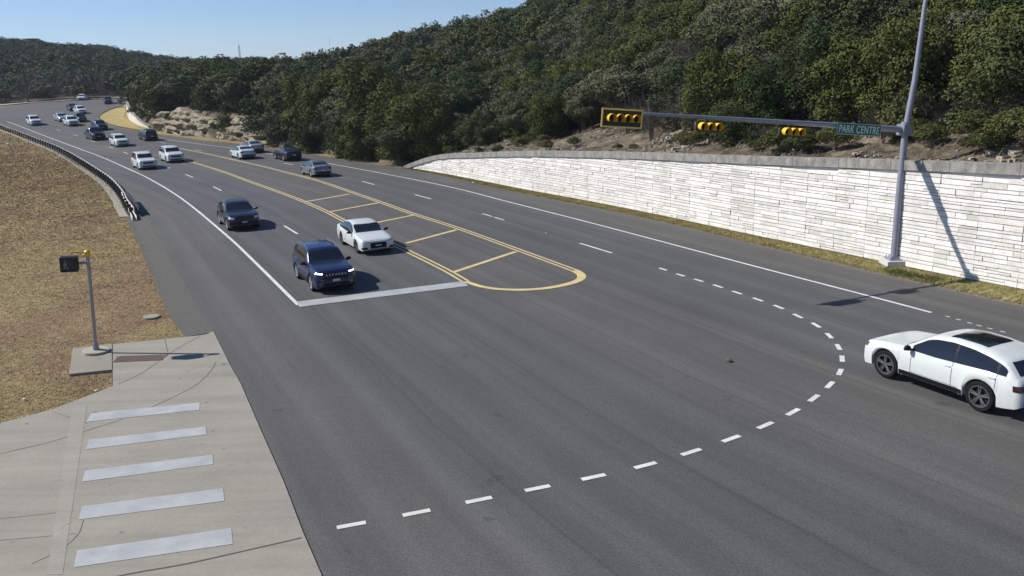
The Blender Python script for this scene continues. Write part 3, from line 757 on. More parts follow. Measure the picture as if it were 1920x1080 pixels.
for i in range(nW, len(RIM)):
    x0, y0 = RIM[i]; px = proj(x0, y0, Hg(y0))[0]
    if y0 > 190 or not 240 < px < 765: continue
    if rs.rand() < (.62 if px < 470 else .85):
        tx, ty = CT_all[i]; dd = rs.uniform(.2, 3.) if px < 470 else rs.uniform(-.6, 2.2)
        x, y = x0+ty*dd, y0-tx*dd; z = float(hill_z(x, y)[0][0]); z = max(z, Hg(y))
        T.append(('juniper' if rs.rand() < .7 else 'oak', x, y, z-.1, rs.uniform(2.2, 4.6)*(.62 if px < 470 and dd < 1.4 else 1.0 if px < 470 else 1.15), rs.uniform(.9, 1.3), dd, px, *proj(x, y, z)[1:]))
T.sort(key=lambda t: -(t[4]/t[9])*(1 if (-60 < t[7] < 1980 and t[8] > -60) else .05))
near, restT = T[:286], T[286:]
ZN = [(-1e9, 300, 'above the rock cut beside the far curved wall'), (300, 450, 'above the pale rock cut'), (450, 600, 'beside the road behind the departing cars'), (600, 759, 'at the road edge just left of where the stone wall starts'),
      (759, 950, 'above the low tapering end of the stone wall'), (950, 1110, 'above the wall, left of the four-section signal'), (1110, 1260, 'behind the four-section signal'), (1260, 1400, 'behind the middle signal'),
      (1400, 1540, 'behind the signal nearest the sign'), (1540, 1660, 'behind the green street sign'), (1660, 1790, 'behind the grey mast'), (1790, 1e9, 'above the wall at the right frame edge')]
LK = {'juniper': 'dark green upright juniper', 'oak': 'rounded grey-green oak', 'bare': 'leafless grey tree'}
for kind, x, y, z, h, w, d, px, py, f in near:
    zn = next(t_[2] for t_ in ZN if t_[0] <= px < t_[1]); row = 'front row' if d < 11 else ('middle rows' if d < 28 else 'high on the slope')
    lb = '%s, %s, %s' % (LK[kind], row, zn); place_tree(kind, x, y, z, h, w, lb if len(lb.replace('-', ' ').split()) <= 16 else '%s %s' % (LK[kind], zn), 'wooded hillside trees: %ss' % {'juniper': 'juniper', 'oak': 'oak', 'bare': 'bare tree'}[kind])
# the rest of the wood as one mass, coarser with distance
def forest(name, items, lab):
    acc = {}
    lib = {}
    rsx = np.random.RandomState(77)
    for lod, (nc_, sz) in enumerate(((5200, .027), (2300, .038), (520, .075))):
        for kind in ('juniper', 'oak', 'bare'):
            lib[kind, lod] = [(bare_np(rsx, [1400, 600, 260][lod], [.0045, .008, .013][lod]) if kind == 'bare' else crown_np(kind, rsx, nc_, sz)) for _ in range(3)]
    for kind, x, y, z, h, w, rr in items:
        lod = 0 if rr < 110 else (1 if rr < 220 else 2)
        Vv, Ff = lib[kind, lod][rsx.randint(3)]; a = rsx.uniform(0, 6.28); c, s = math.cos(a), math.sin(a)
        P = np.stack([(Vv[:, 0]*c-Vv[:, 1]*s)*h*w+x, (Vv[:, 0]*s+Vv[:, 1]*c)*h*w+y, Vv[:, 2]*h+z], 1)
        A_ = acc.setdefault('all', [[], [], [], [], 0]); A_[0].append(P); A_[1].append(Ff+A_[4]); A_[2].append(np.full(len(P), rsx.rand())); A_[3].append(np.full(len(Ff), {'juniper': 0, 'oak': 1, 'bare': 2}[kind])); A_[4] += len(P)
    A_ = acc['all']
    o = mk_np(name, np.vstack(A_[0]), np.vstack(A_[1]), None, tint=np.concatenate(A_[2]))
    for kind in ('juniper', 'oak', 'bare'): o.data.materials.append(MLEAFm[kind])
    o.data.polygons.foreach_set('material_index', np.concatenate(A_[3]).astype(np.int32)); o.data.update()
    tag(o, lab, 'forest', kind='stuff'); return o
forest('hillside_woodland', [(k_, x, y, z, h, w, math.hypot(x, y)) for k_, x, y, z, h, w, d, px, py, f in restT], 'dense evergreen and bare trees covering the upper hillside')
items = []; rs = np.random.RandomState(8)
for _ in range(4300):
    az = R(rs.uniform(-37, -6)); r = 243+ (540-243)*rs.rand()**.85
    x, y = r*math.sin(az), r*math.cos(az); z = float(far_z(az, r)); m = vnoise(np.array([x]), np.array([y]), 35., 5)[0]
    if r < 300: kind = 'bare' if rs.rand() < .6 else 'oak'
    else: kind = 'bare' if (m > .2 and rs.rand() < .6) else ('juniper' if rs.rand() < .6 else 'oak')
    items.append((kind, x, y, z-.3, (rs.uniform(2.5, 4.5) if r < 252 else rs.uniform(3.6, 5.8)*(1.2 if r < 300 else 1)), rs.uniform(1.1, 1.7), r))
forest('distant_woodland', items, 'bluish dark woodland covering the distant hill beyond the bend')
# brush and small bushes along the top of the wall
rs = np.random.RandomState(14); brush = [(850, 3.2, 1.7), (800, 2.6, 1.3), (1290, 3.0, 2.6), (1405, 2.2, 1.6), (1450, 2.4, 1.5), (1500, 2.6, 1.6), (1830, 3., 2.0), (1740, 3.6, 1.7), (1890, 2.4, 1.5), (1600, 4.5, 1.4), (905, 3.5, 1.2), (1230, 4.4, 1.5), (1655, 3.2, 1.2), (1780, 2.2, 1.3)]
def wall_at_px(px):
    return min(range(nW), key=lambda i: abs(proj(WS[i][0], WS[i][1], WS[i][2])[0]-px) if WS[i][1] > 20 else 1e9)
for px, dd, h in brush:
    i = wall_at_px(px); tx, ty = TW[i]; nx1, ny1 = -ty*-SGN, tx*-SGN
    x, y = WS[i][0]+nx1*dd, WS[i][1]+ny1*dd; z = float(hill_z(x, y)[0][0])
    kd = 'shrub' if px not in (1290, 850) else 'juniper'
    place_tree(kd, x, y, z-.1, h, 1.25 if kd == 'shrub' else 1.5, 'low shrub above the wall, '+{800: 'at its low tapering end', 1405: 'between the two smaller signals, left one', 1450: 'just left of the signal nearest the sign', 1500: 'just right of the signal nearest the sign', 1830: 'large one right of the mast', 1740: 'close right of the mast', 1890: 'at the right frame edge', 1600: 'under the green sign', 905: 'left end, set back', 1230: 'under the arm beside the four-section signal', 1655: 'just left of the mast', 1780: 'small one right of the mast'}.get(px, 'left part') if kd == 'shrub' else ('small juniper on the bank under the middle signal' if px > 1000 else 'small juniper bush near the low end of the stone wall'), 'shrubs on the bank above the wall' if kd == 'shrub' else 'small junipers just above the wall')
for px, dd, h in [(1510, 5.2, 2.2), (1560, 3.6, 1.6), (1585, 5.4, 2.6), (1700, 5.0, 2.4), (1765, 4.0, 1.6), (1815, 5.0, 2.8), (1865, 3.6, 1.8), (1905, 4.6, 2.2), (1345, 3.4, 1.4), (1180, 5.2, 2.0)]:
    i = wall_at_px(px); tx, ty = TW[i]; x, y = WS[i][0]+ty*SGN*dd, WS[i][1]-tx*SGN*dd; z = float(hill_z(x, y)[0][0])
    place_tree('bare', x, y, z-.1, h, 1.3, 'small leafless grey bush on the bank, ' + ('left of the middle signal' if px < 1300 else 'right of the middle signal' if px < 1400 else 'between the last signal and the sign' if px < 1540 else 'just above the sign, lower one' if px == 1560 else 'just above the sign, taller one' if px < 1600 else 'right behind the mast' if px == 1700 else 'close right of the mast' if px == 1765 else 'tallest one right of the mast' if px == 1815 else 'near the right frame edge, smaller' if px == 1865 else 'at the right frame edge'), 'leafless bushes on the bank above the wall')
rs = np.random.RandomState(33)
for _ in range(30):
    i = rs.randint(80, nW-40); tx, ty = TW[i]; dd = rs.uniform(1.5, 5.0); x, y = WS[i][0]+ty*SGN*dd, WS[i][1]-tx*SGN*dd; z = float(hill_z(x, y)[0][0])
    place_tree('shrub', x, y, z-.05, rs.uniform(.5, 1.2), 1.3, 'knee-high green shrub scattered on the bank above the wall', 'knee-high shrubs on the bank')
# rocks and fallen branches on the bank
V = []; F = []; rs = np.random.RandomState(15)
def rock(c, s):
    b = len(V)
    for sx in (-1, 1):
        for sy in (-1, 1):
            for sz in (-1, 1): V.append((c[0]+sx*s*rs.uniform(.5, 1), c[1]+sy*s*rs.uniform(.5, 1), c[2]+sz*s*rs.uniform(.25, .55)))
    F.extend([(b, b+1, b+3, b+2), (b+4, b+6, b+7, b+5), (b, b+4, b+5, b+1), (b+2, b+3, b+7, b+6), (b, b+2, b+6, b+4), (b+1, b+5, b+7, b+3)])
pts = []
for _ in range(2600):
    i = rs.randint(60, nW-10); tx, ty = TW[i]; dd = 1.1+7*rs.rand()**1.3; pts.append((WS[i][0]+ty*SGN*dd, WS[i][1]-tx*SGN*dd))
pts = np.array(pts); zz, dd = hill_z(pts[:, 0], pts[:, 1]); cl = vnoise(pts[:, 0], pts[:, 1], 4., 3)
for (x, y), z, d, c in zip(pts, zz, dd, cl):
    if d > 1 and c > -.15: rock((x, y, z+.02), rs.uniform(.05, .28) if c > .1 else rs.uniform(.04, .14))
tag(mk_np('bank_rocks', np.array(V), np.array(F), mat_rock('bank_rock', (.36, .32, .25))), 'broken limestone rubble strewn over the bank above the wall', 'rocks', kind='stuff')
V = []; F = []
for (x, y), z, d, c in zip(pts[:1600], zz, dd, cl):
    if d < 1.2: continue
    for _ in range(5):
        a = rs.uniform(0, 3.14); l = rs.uniform(.2, .7); e = rs.uniform(-.1, .7); q = np.array([x+rs.uniform(-.5, .5), y+rs.uniform(-.5, .5), z+.05]); dv = np.array([math.cos(a), math.sin(a), e])*l; w = np.array([-math.sin(a), math.cos(a), .3])*.014; b = len(V)
        V.extend([q-w, q+w, q+dv+w*.4, q+dv-w*.4]); F.append((b, b+1, b+2, b+3))
tag(mk_np('dead_brush', np.array(V), np.array(F), simple('dry_twigs', (.20, .17, .13), .95, var=.5)), 'dry grey twigs and dead brush on the bank above the wall', 'brush', kind='stuff')

# grass tufts
def tufts(name, pts, hmin, hmax, mat, lab, rs, nb=4, wd=.012, grow=False):
    n = len(pts)*nb; P = np.repeat(pts, nb, 0)+np.c_[rs.normal(0, .05, (n, 2)), np.zeros(n)]
    a = rs.uniform(0, 6.28, n); h = rs.uniform(hmin, hmax, n); gk = np.clip(np.repeat(pts[:, 1], nb)/32., 1, 3.2) if grow else np.ones(n); h = h*gk; l = rs.normal(0, .38, (n, 2))*h[:, None]
    dx = np.c_[np.cos(a), np.sin(a), np.zeros(n)]*wd*(rs.uniform(.7, 1.5, n)*gk)[:, None]
    V = np.stack([P-dx, P+dx, P+np.c_[l, h]], 1).reshape(-1, 3); F = np.arange(3*n).reshape(n, 3)
    o = mk_np(name, V, F, mat, tint=np.repeat(np.repeat(rs.rand(len(pts)), nb), 3)); tag(o, lab, 'grass', kind='stuff'); return o
MTUFT = mat_tuft()
MTUFT2 = mat_leaf('verge_grass_blades', [(.09, .11, .03), (.24, .20, .08), (.34, .27, .12), (.28, .22, .09)], True)
rs = np.random.RandomState(3)
GP = [(-2.5+0*0, 0)]
roadL = np.vstack([LBs[:int(np.argmax(LBs[:, 1] > 172))], [(-300, 175), (-300, -60), (13, -60)]])
dv = np.array([(p[0], p[1]) for p in [U(*q) for q in [(400, 622), (309, 637), (211, 647), (137, 655), (130, 704), (210, 696), (211, 726), (159, 746), (96, 770), (0, 795)]]]+[(-26, 22), (-60, 10), (0, 0), (5, -20), U(603, 1080), U(533, 907), U(452, 722)])
NG = 560000; P = np.c_[np.zeros(NG), 17+150*rs.rand(NG)**1.9]; P[:, 0] = -P[:, 1]*np.tan(np.radians(rs.uniform(2, 52, NG)))
P = P[inside(P, roadL) & ~inside(P, dv)]
LBd = spline(LB, .3); LBd = LBd[(LBd[:, 1] < 175) & (LBd[:, 1] > 10)]
keep = np.ones(len(P), bool)
for a in range(0, len(P), 20000):
    keep[a:a+20000] = ((P[a:a+20000, None]-LBd[None, ::2])**2).sum(2).min(1) > .81
P = P[keep]
for m_, nb_ in ((P[:, 1] < 60, 0), (P[:, 1] >= 60, 1)):
    Q = P[m_]; tufts('dry_grass', np.c_[Q, HgV(Q[:, 1])-.045], .015, .042, MTUFT, ('short dry brown grass beside the near driveway and walk signal', 'dry brown grass on the verge behind the guardrail')[nb_], rs, 4, .0075, True)
# right verge between road and wall
s_ = rs.uniform(0, LW, 42000); f_ = rs.rand(42000)
Q = []
WSx = WS[:, :2]
RBd = spline(LB and RB, .1); near_i = [((RBd-w)**2).sum(1).argmin() for w in WSx]
wi = (s_/LW*(nW-1)).astype(int); wi = np.clip(wi, 0, nW-2); a_ = WSx[wi]+(WSx[wi+1]-WSx[wi])*rs.rand(len(wi))[:, None]; b_ = RBd[np.array(near_i)[wi]]
P = a_+(b_-a_)*(f_[:, None]*.92); P = P[(P[:, 1] > 22)]
tufts('verge_grass', np.c_[P, HgV(P[:, 1])-.04], .03, .13, MTUFT2, 'yellow and green grass strip at the foot of the stone wall', rs)
wq = np.array([U(*q) for q in [(1668, 508), (1690, 511), (1710, 516), (1730, 520), (1745, 524), (1755, 524), (1700, 515), (1680, 512)]])
P = wq[rs.randint(len(wq), size=420)]+rs.normal(0, .3, (420, 2)); tufts('weeds', np.c_[P, HgV(P[:, 1])-.03], .06, .20, mat_leaf('weed_blades', [(.06, .085, .025), (.10, .12, .04), (.08, .09, .03)], True), 'green weeds growing in the verge below the mast base', rs)
mbv = MB(); wi = np.arange(0, nW, 2); Vv = []
for i in wi:
    a0 = WSx[i]; b0 = RBd[near_i[i]]
    Vv += [(*(a0), Hg(a0[1])-.006), (*(a0*.4+b0*.6), Hg(a0[1])-.002), (*(b0), Hg(b0[1])-.03)]
mbv.add(Vv, [(3*i+k, 3*i+k+1, 3*i+4+k, 3*i+3+k) for i in range(len(wi)-1) for k in range(2)])
def mat_verge():
    m, t, b = newmat('verge_soil'); P = N(t, 'ShaderNodeNewGeometry').outputs['Position']
    c = ramp(t, [(.3, (.10, .12, .035)), (.5, (.25, .225, .09)), (.7, (.36, .30, .14))], noise(t, P, 1.6, 5, .7))
    t.links.new(c, b.inputs['Base Color']); b.inputs['Roughness'].default_value = .95; bump(t, b, noise(t, P, 20, 4), .8, .05); return m
MVERGE = mat_verge(); struct('grass_verge', mbv, MVERGE)
# grass island inside the far bend
fi = [U(*p) for p in [(277, 248.2), (240, 241.4), (220, 237.6), (199, 231.8), (188, 225.4), (186, 217.6), (208, 205.6), (234, 200.2), (237.5, 207), (239.5, 217.5), (246.5, 229), (260, 236.6), (278, 240.8)]]
P_ = [np.array(p) for p in fi]; c_ = sum(P_)/len(P_); Vv = []; Ff = []
ringN = 5; Pr = spline(P_+[P_[0]], 1.5)[:-1]
for r in range(ringN+1):
    for p in Pr:
        q = c_+(p-c_)*(1-r/ringN); Vv.append((q[0], q[1], Hg(q[1])+.03+.35*math.sin(min(1, r/ringN)*1.57)))
m_ = len(Pr)
Ff = [(r*m_+i, r*m_+(i+1) % m_, (r+1)*m_+(i+1) % m_, (r+1)*m_+i) for r in range(ringN) for i in range(m_)]
gm = simple('golden_grass', (.30, .235, .085), .95, var=.45, scale=.8); tag(mk('grass_island', Vv, Ff, gm), kind='structure')

# ------------------------------------------------------------------ mast arm, signals, sign
def tube_root(name, loc, label, cat): r = empty(name, loc); tag(r, label, cat); return r
PB = U(1674, 496); PB = (PB[0], PB[1]); PZ = 0.
mast = tube_root('signal_mast', (PB[0], PB[1], 0), 'tall grey steel mast with long horizontal signal arm standing before the stone wall', 'traffic signal pole')
ppx = [(1676, 487), (1686, 363), (1697, 249), (1707, 195), (1715.5, 150), (1725, 78), (1734, 10)]
pts = [at_Y(x, y, PB[1]) for x, y in ppx]; pts = [(p[0]-PB[0], 0, p[2]) for p in pts]; pts[0] = (pts[0][0], 0, .25)
pts += [(pts[-1][0]+.12, 0, pts[-1][2]+1.)]
MB().tube(pts, [.165, .15, .138, .13, .12, .105, .09, .085], 16).build('pole', MGALV, mast, True)
b = MB(); b.box((pts[0][0], 0, .10), (.95, .95, .28)).build('foundation', simple('foundation_concrete', (.50, .49, .47), .9), mast)
b = MB(); b.box((pts[0][0], 0, .27), (.62, .62, .06)); b.box((pts[0][0], 0, .36), (.42, .42, .14), taper=.85)
for sx in (-1, 1):
    for sy in (-1, 1): b.tube([(pts[0][0]+sx*.25, sy*.25, .28), (pts[0][0]+sx*.25, sy*.25, .42)], .025, 6)
b.build('base_plate', MGALV, mast)
AT = at_Y(1697, 243, PB[1]); A0 = Vector((AT[0], PB[1], AT[2]))
YT = 33.1; t1 = at_Y(1205, 213, YT+.35); A1 = Vector(t1); 
tipv = (A1-A0); adir = Vector((tipv.x, tipv.y, 0)).normalized(); 
A2 = A1+tipv.normalized()*1.15
ap = []
for t in (0, .15, .35, .6, .8, 1): p = A0.lerp(A2, t); ap.append(p-Vector((PB[0], PB[1], 0)))
MB().tube(ap, [.14, .125, .11, .088, .07, .05], 14).build('mast_arm', MGALV, mast, True)
b = MB(); off = A0-Vector((PB[0], PB[1], 0)); RM = Matrix.Rotation(math.atan2(adir.y, adir.x), 3, 'Z')
b.box(off+adir*.12, (.30, .46, .46), RM); b.box(off, (.42, .40, .50), RM); b.tube([off+Vector((0, 0, .2)), off+Vector((0, 0, .34))], .19, 12); b.build('arm_flange', MGALV, mast)
top = Vector(pts[-1]); lam = [top, top+Vector((-.1, -.02, .7)), top+adir*.8+Vector((0, 0, 1.4)), top+adir*2.2+Vector((0, 0, 1.6))]
MB().tube(lam, [.09, .08, .06, .05], 10).build('lamp_arm', MGALV, mast, True)
b = MB(); b.box(lam[-1]+adir*.3, (.7, .3, .14), RM, .8); b.build('luminaire', MGALV, mast)
facing = Vector((-adir.y, adir.x, 0));  facing = facing if facing.y < 0 else -facing
_x = -tipv.normalized(); SR = Matrix((_x, facing, facing.cross(_x))).transposed()       # local x: towards pole, y: facing, z up
def loc_on_arm(px):                                                  # point of the arm under image column px
    best = None
    for k in range(400):
        p = A0.lerp(A2, k/399); q = proj(*p)
        if best is None or abs(q[0]-px) < best[0]: best = (abs(q[0]-px), p)
    return best[1]
def T3(v, c): w = SR @ Vector(v); return (w+c)
MLENS = simple('dark_lens', (.012, .009, .006), .35)
MHOOD = simple('visor_yellow', (.86, .50, .03), .45)
def signal(px, ncell, pz, label, plate):
    p = loc_on_arm(px); Z = at_dist(px, pz, math.hypot(p.x, p.y))[2]
    c = Vector((p.x, p.y, Z))+facing*.30
    r = empty('traffic_signal', c); tag(r, label, 'traffic signal', 'horizontal signals on the mast arm')
    O = Vector((0, 0, 0)); b = MB(); wd = ncell*.345
    def bx(mb, cc, d): 
        n0 = len(mb.V); mb.box((0, 0, 0), d); 
        for i in range(n0, len(mb.V)): mb.V[i] = tuple(T3(Vector(mb.V[i])+Vector(cc), O))
    bx(b, (0, -.08, 0), (wd, .18, .36))
    b.build('housing', MBLACK, r)
    if plate:
        b = MB(); bx(b, (0, .0, 0), (wd+.30, .008, .66)); b.build('backplate', MBLACK, r)
        b = MB(); W2, H2 = (wd+.30)/2, .33
        for cc, d in (((0, .004, H2), (2*W2+.07, .02, .06)), ((0, .004, -H2), (2*W2+.07, .02, .06)), ((W2, .004, 0), (.06, .02, 2*H2-.06)), ((-W2, .004, 0), (.06, .02, 2*H2-.06))): bx(b, cc, d)
        b.build('reflective_border', MTAPE, r)
    else:
        b = MB(); bx(b, (0, .0, 0), (wd+.05, .006, .40)); b.build('faceplate', MBLACK, r)
    for k in range(ncell):
        x = (k-(ncell-1)/2)*.345; n = 20; V = []; F = []
        for j in range(n+1):
            q = R(-52)+R(284)*j/n; 
            for rr, y0 in ((.162, .01), (.162, .30-.06*(1-math.sin(q))*.6)): V.append(T3((x+rr*math.cos(q), y0, rr*math.sin(q)), O))
        F = [(2*j, 2*j+2, 2*j+3, 2*j+1) for j in range(n)]
        v = mk('visor', V, F, MHOOD, r); so = v.modifiers.new('s', 'SOLIDIFY'); so.thickness = .008; so.offset = 0
        lens = MB().tube([T3((x, .006, 0), O), T3((x, .03, 0), O)], [.148, .12], 20); lens.build('lens', MLENS, r)
    b = MB(); xr = -wd/2-.05 if not plate else wd/2+.1
    b.tube([T3((-wd/2-.07, -.05, -.12), O), T3((-wd/2-.07, -.05, .14), O)], .03, 8)
    b.tube([T3((0, -.16, 0), O), (p-c)+Vector((0, 0, 0))], .035, 8)
    b.tube([T3((wd/2+.02, -.08, 0), O), T3((wd/2+.16, -.2, .1), O)], .03, 8)
    b.build('bracket', MGALV, r)
signal(1160, 4, 221.5, 'four-section horizontal signal in a yellow-bordered black backplate at the tip of the mast arm', True)
signal(1322, 3, 237, 'three-section horizontal signal with yellow visors hanging mid arm, next to the four-section one', False)
signal(1476, 3, 246.5, 'three-section horizontal signal with yellow visors hanging nearest the green street name sign', False)
p = loc_on_arm(1605); r = empty('street_sign', p+facing*.2); r.location.z = at_dist(1605, 242.5, math.hypot(p.x, p.y))[2]
tag(r, 'green street name sign with white letters on the mast arm beside the pole', 'sign')
sw_, sh_ = 2.35, .50
MGREEN = simple('sign_green', (.006, .12, .085), .4); MSIGNW = simple('sign_letters', (.62, .72, .70), .5)
b = MB(); b.box((0, 0, 0), (sw_, .015, sh_)); b.V = [tuple(SR @ Vector(v)) for v in b.V]; b.build('sign_panel', MGREEN, r)
b = MB()
for cc, d in (((0, .010, sh_/2-.022), (sw_-.02, .006, .016)), ((0, .010, -sh_/2+.022), (sw_-.02, .006, .016)), ((sw_/2-.02, .010, 0), (.014, .006, sh_-.06)), ((-sw_/2+.02, .010, 0), (.014, .006, sh_-.06))): b.box(cc, d)
b.V = [tuple(SR @ Vector(v)) for v in b.V]; b.build('sign_border', MSIGNW, r)
fc = bpy.data.curves.new('lettering', 'FONT'); fc.body = 'PARK CENTRE'; fc.size = .42; fc.extrude = .003; fc.align_x = 'CENTER'; fc.align_y = 'CENTER'; fc.space_character = 1.06; fc.offset = .004
fo = bpy.data.objects.new('lettering_tmp', fc); COL.objects.link(fo); bpy.context.view_layer.update()
me = bpy.data.meshes.new_from_object(fo.evaluated_get(bpy.context.evaluated_depsgraph_get())); bpy.data.objects.remove(fo)
mw = max(v.co.x for v in me.vertices)-min(v.co.x for v in me.vertices); kx = (sw_-.22)/mw
cy_ = (max(v.co.y for v in me.vertices)+min(v.co.y for v in me.vertices))/2
for v in me.vertices:
    x, y, z = v.co; w = SR @ Vector((x*kx, z+.014, (y-cy_)*1.05)); v.co = w
me.materials.clear(); me.materials.append(MSIGNW); o = bpy.data.objects.new('lettering', me); COL.objects.link(o); o.parent = r
# sign hanging clamps
b = MB()
for x in (-.7, .7): b.tube([SR @ Vector((x, -.02, .1)), SR @ Vector((x, -.2, .1))], .025, 6)
b.build('clamp', MGALV, r)

# pedestrian signal
PP = U(181, 663); ped = empty('pedestrian_signal', (PP[0], PP[1], .05)); tag(ped, 'black walk signal with yellow bracket on a slim grey pole standing on a concrete pad', 'pedestrian signal')
ped.scale = (1, 1, 1.045); ln = math.radians(3.6); ped.rotation_euler = (0, ln, -math.atan2(PP[0], PP[1])*-1 if False else 0)
MB().tube([(0, 0, .0), (0, 0, .09), (0, 0, .10)], [.43, .43, .40], 28).build('footing', simple('footing_concrete', (.36, .34, .28), .9), ped)
b = MB(); b.tube([(0, 0, .1), (0, 0, .14), (0, 0, .34)], [.13, .11, .085], 14); b.build('pedestal', MGALV, ped)
b = MB(); b.tube([(0, 0, .30), (0, 0, 3.3)], .062, 14); b.tube([(0, 0, 2.82), (0, 0, 2.90)], .07, 14); b.tube([(0, 0, 1.25), (0, 0, 1.29)], .068, 14); b.build('pole', simple('pole_steel', (.33, .32, .33), .38, .6), ped, True)
b = MB(); b.tube([(0, 0, 3.27), (0, 0, 3.42), (0, 0, 3.47)], [.085, .1, .05], 12); b.tube([(0, 0, 3.40), (-.20, -.10, 3.42), (-.44, -.2, 3.42), (-.47, -.21, 3.36)], .028, 8)
b.tube([(-.10, -.05, 3.30), (0, 0, 3.36)], .03, 8); b.build('bracket', MYELLOW, ped)
hm = Matrix.Rotation(R(20), 3, 'Z'); hc = Vector((-.50, -.26, 3.06))
b = MB(); b.box(hc, (.56, .30, .50), hm); o = b.build('signal_head', MBLACK, ped); bv = o.modifiers.new('b', 'BEVEL'); bv.width = .05; bv.segments = 3
b = MB()
for cc, d in (((0, -.17, .22), (.52, .05, .03)), ((0, -.17, -.22), (.52, .05, .03)), ((.25, -.17, 0), (.03, .05, .41)), ((-.25, -.17, 0), (.03, .05, .41))): b.box(hc+hm @ Vector(cc), d, hm)
b.build('visor', MBLACK, ped)
b = MB(); MW2 = simple('walk_symbol', (.20, .20, .24), .5)
def seg2(x0, z0, x1, z1, w):
    a = Vector((x0, 0, z0)); c = Vector((x1, 0, z1)); d = (c-a).normalized(); n_ = Vector((-d.z, 0, d.x))*w/2
    q = [a-n_, c-n_, c+n_, a+n_]; V = []
    for y in (-.158, -.152): V += [hc+hm @ Vector((v.x-.10, y, v.z)) for v in q]
    b.add(V, [(0, 1, 2, 3), (7, 6, 5, 4), (0, 4, 5, 1), (1, 5, 6, 2), (2, 6, 7, 3), (3, 7, 4, 0)])
for s_ in ((0, .05, -.005, -.05, .05), (-.005, -.04, .05, -.10, .026), (.05, -.10, .06, -.16, .024), (-.005, -.04, -.035, -.11, .026), (-.035, -.11, -.07, -.155, .024), (0, .06, .055, .0, .02), (0, .06, -.05, .01, .02), (-.05, .01, -.06, -.04, .018), (-.004, .09, .012, .13, .045)): seg2(*s_)
b.build('walk_symbol', MW2, ped)
MB().tube([hc+hm @ Vector((.28, 0, 0)), (0, 0, 3.06)], .05, 8).build('side_bracket', MGALV, ped)

# drain grate, valve cover, small debris
gq = [U(*q) for q in ((219, 670), (218, 681), (307, 677), (306, 667))]
g = empty('drain_grate', (gq[0][0], gq[0][1], .03)); tag(g, 'rusty slotted drain grate set in the concrete beside the walk signal', 'drain grate')
b = MB(); a0, a1 = Vector((*gq[0], 0)), Vector((*gq[3], 0)); b0, b1 = Vector((*gq[1], 0)), Vector((*gq[2], 0)); o3 = Vector((gq[0][0], gq[0][1], 0))
b.add([p-o3+Vector((0, 0, .002)) for p in (a0, b0, b1, a1)], [(0, 1, 2, 3)]); b.build('drain_slot', MDARK, g)
b = MB()
for k in range(17):
    t = k/16; p, q = a0.lerp(a1, t)-o3, b0.lerp(b1, t)-o3; b.box((p+q)/2+Vector((0, 0, .01)), ((a1-a0).length/16*.42, (q-p).length, .016), Matrix.Rotation(math.atan2((a1-a0).y, (a1-a0).x), 3, 'Z'))
b.build('bars', simple('rusty_iron', (.22, .16, .13), .8, .2, .4, 8), g)
p = U(284, 594); tag(MB().tube([(p[0], p[1], -.03), (p[0], p[1], .03), (p[0], p[1], .035)], [.32, .32, .28], 20).build('utility_cover', MCONC), 'pale round utility cover lying in the brown grass', 'utility cover')
def debris(px, py, s, mat, nm, lab, cat, grp=None):
    x, y = U(px, py); rs = np.random.RandomState(int(px)); V = []
    bm = bmesh.new(); bmesh.ops.create_icosphere(bm, subdivisions=1, radius=s)
    for v in bm.verts: v.co = Vector((v.co.x*rs.uniform(.7, 1.3), v.co.y*rs.uniform(.7, 1.3), v.co.z*rs.uniform(.4, .9)))+Vector((x, y, Hg(y)+s*.3))
    me = bpy.data.meshes.new(nm); bm.to_mesh(me); bm.free(); me.materials.append(mat); o = bpy.data.objects.new(nm, me); COL.objects.link(o); tag(o, lab, cat, grp)
debris(1367, 678, .11, MDARK, 'debris', 'small dark scrap lying on the road inside the dotted turning arc', 'debris')
MST = simple('white_stone', (.6, .58, .52), .9)
debris(1024, 437.5, .06, MST, 'lane_marker', 'small pale round marker between the lane dashes on the right lanes', 'road marker')
debris(180, 734, .07, MST, 'stone', 'small white stone in the grass just above the driveway edge', 'stone')
debris(45, 749, .06, MST, 'stone', 'tiny white stone in the dark grass at the left, above the driveway', 'stone')
debris(887, 343, .10, MST, 'stone', 'white stone at the verge in front of the stone wall', 'stone')
debris(15, 272, .35, MST, 'stone', 'white rock on the brown slope behind the guardrail', 'stone')

# ------------------------------------------------------------------ guardrail
GP = smooth_line(spline([U(*p) for p in [(252, 410), (237, 388), (231, 375), (220, 360), (201.7, 341.7), (175, 323), (146, 304), (117, 287.5), (89.6, 275), (62, 264.5), (31, 252), (0, 240.5)]]+[(-100, 168), (-106, 180)], .5), 3)
gs = np.r_[0, np.cumsum(np.linalg.norm(np.diff(GP, axis=0), axis=1))]; GT = tang(GP)
def gpt(s, out, z):
    x = np.interp(s, gs, GP[:, 0]); y = np.interp(s, gs, GP[:, 1]); tx = np.interp(s, gs, GT[:, 0]); ty = np.interp(s, gs, GT[:, 1]); l = math.hypot(tx, ty)
    return Vector((x+ty/l*out, y-tx/l*out, Hg(y)+z)), math.atan2(ty, tx)
g0_, _ = gpt(0, 0, 0); grd = empty('guardrail', g0_); tag(grd, 'long steel guardrail on dark posts curving along the left road edge', 'guardrail')
nP = int((gs[-1]-1)/1.905)
pm = None
for k in range(min(nP, 98)):
    p, a = gpt(1.0+k*1.905, -.12, 0)
    if pm is None:
        b = MB(); b.box((0, 0, .28), (.11, .18, .80)); b.box((0, .14, .56), (.09, .12, .26)); pm = b.build('post', MWOOD, grd); o = pm
    else:
        o = pm.copy(); COL.objects.link(o)
    o.parent = grd; o.location = p-g0_; o.rotation_euler = (0, 0, a+math.pi)
prof = [(.0, .40), (.05, .43), (.08, .47), (.05, .52), (.0, .545), (.05, .57), (.08, .62), (.05, .66), (.0, .69)]
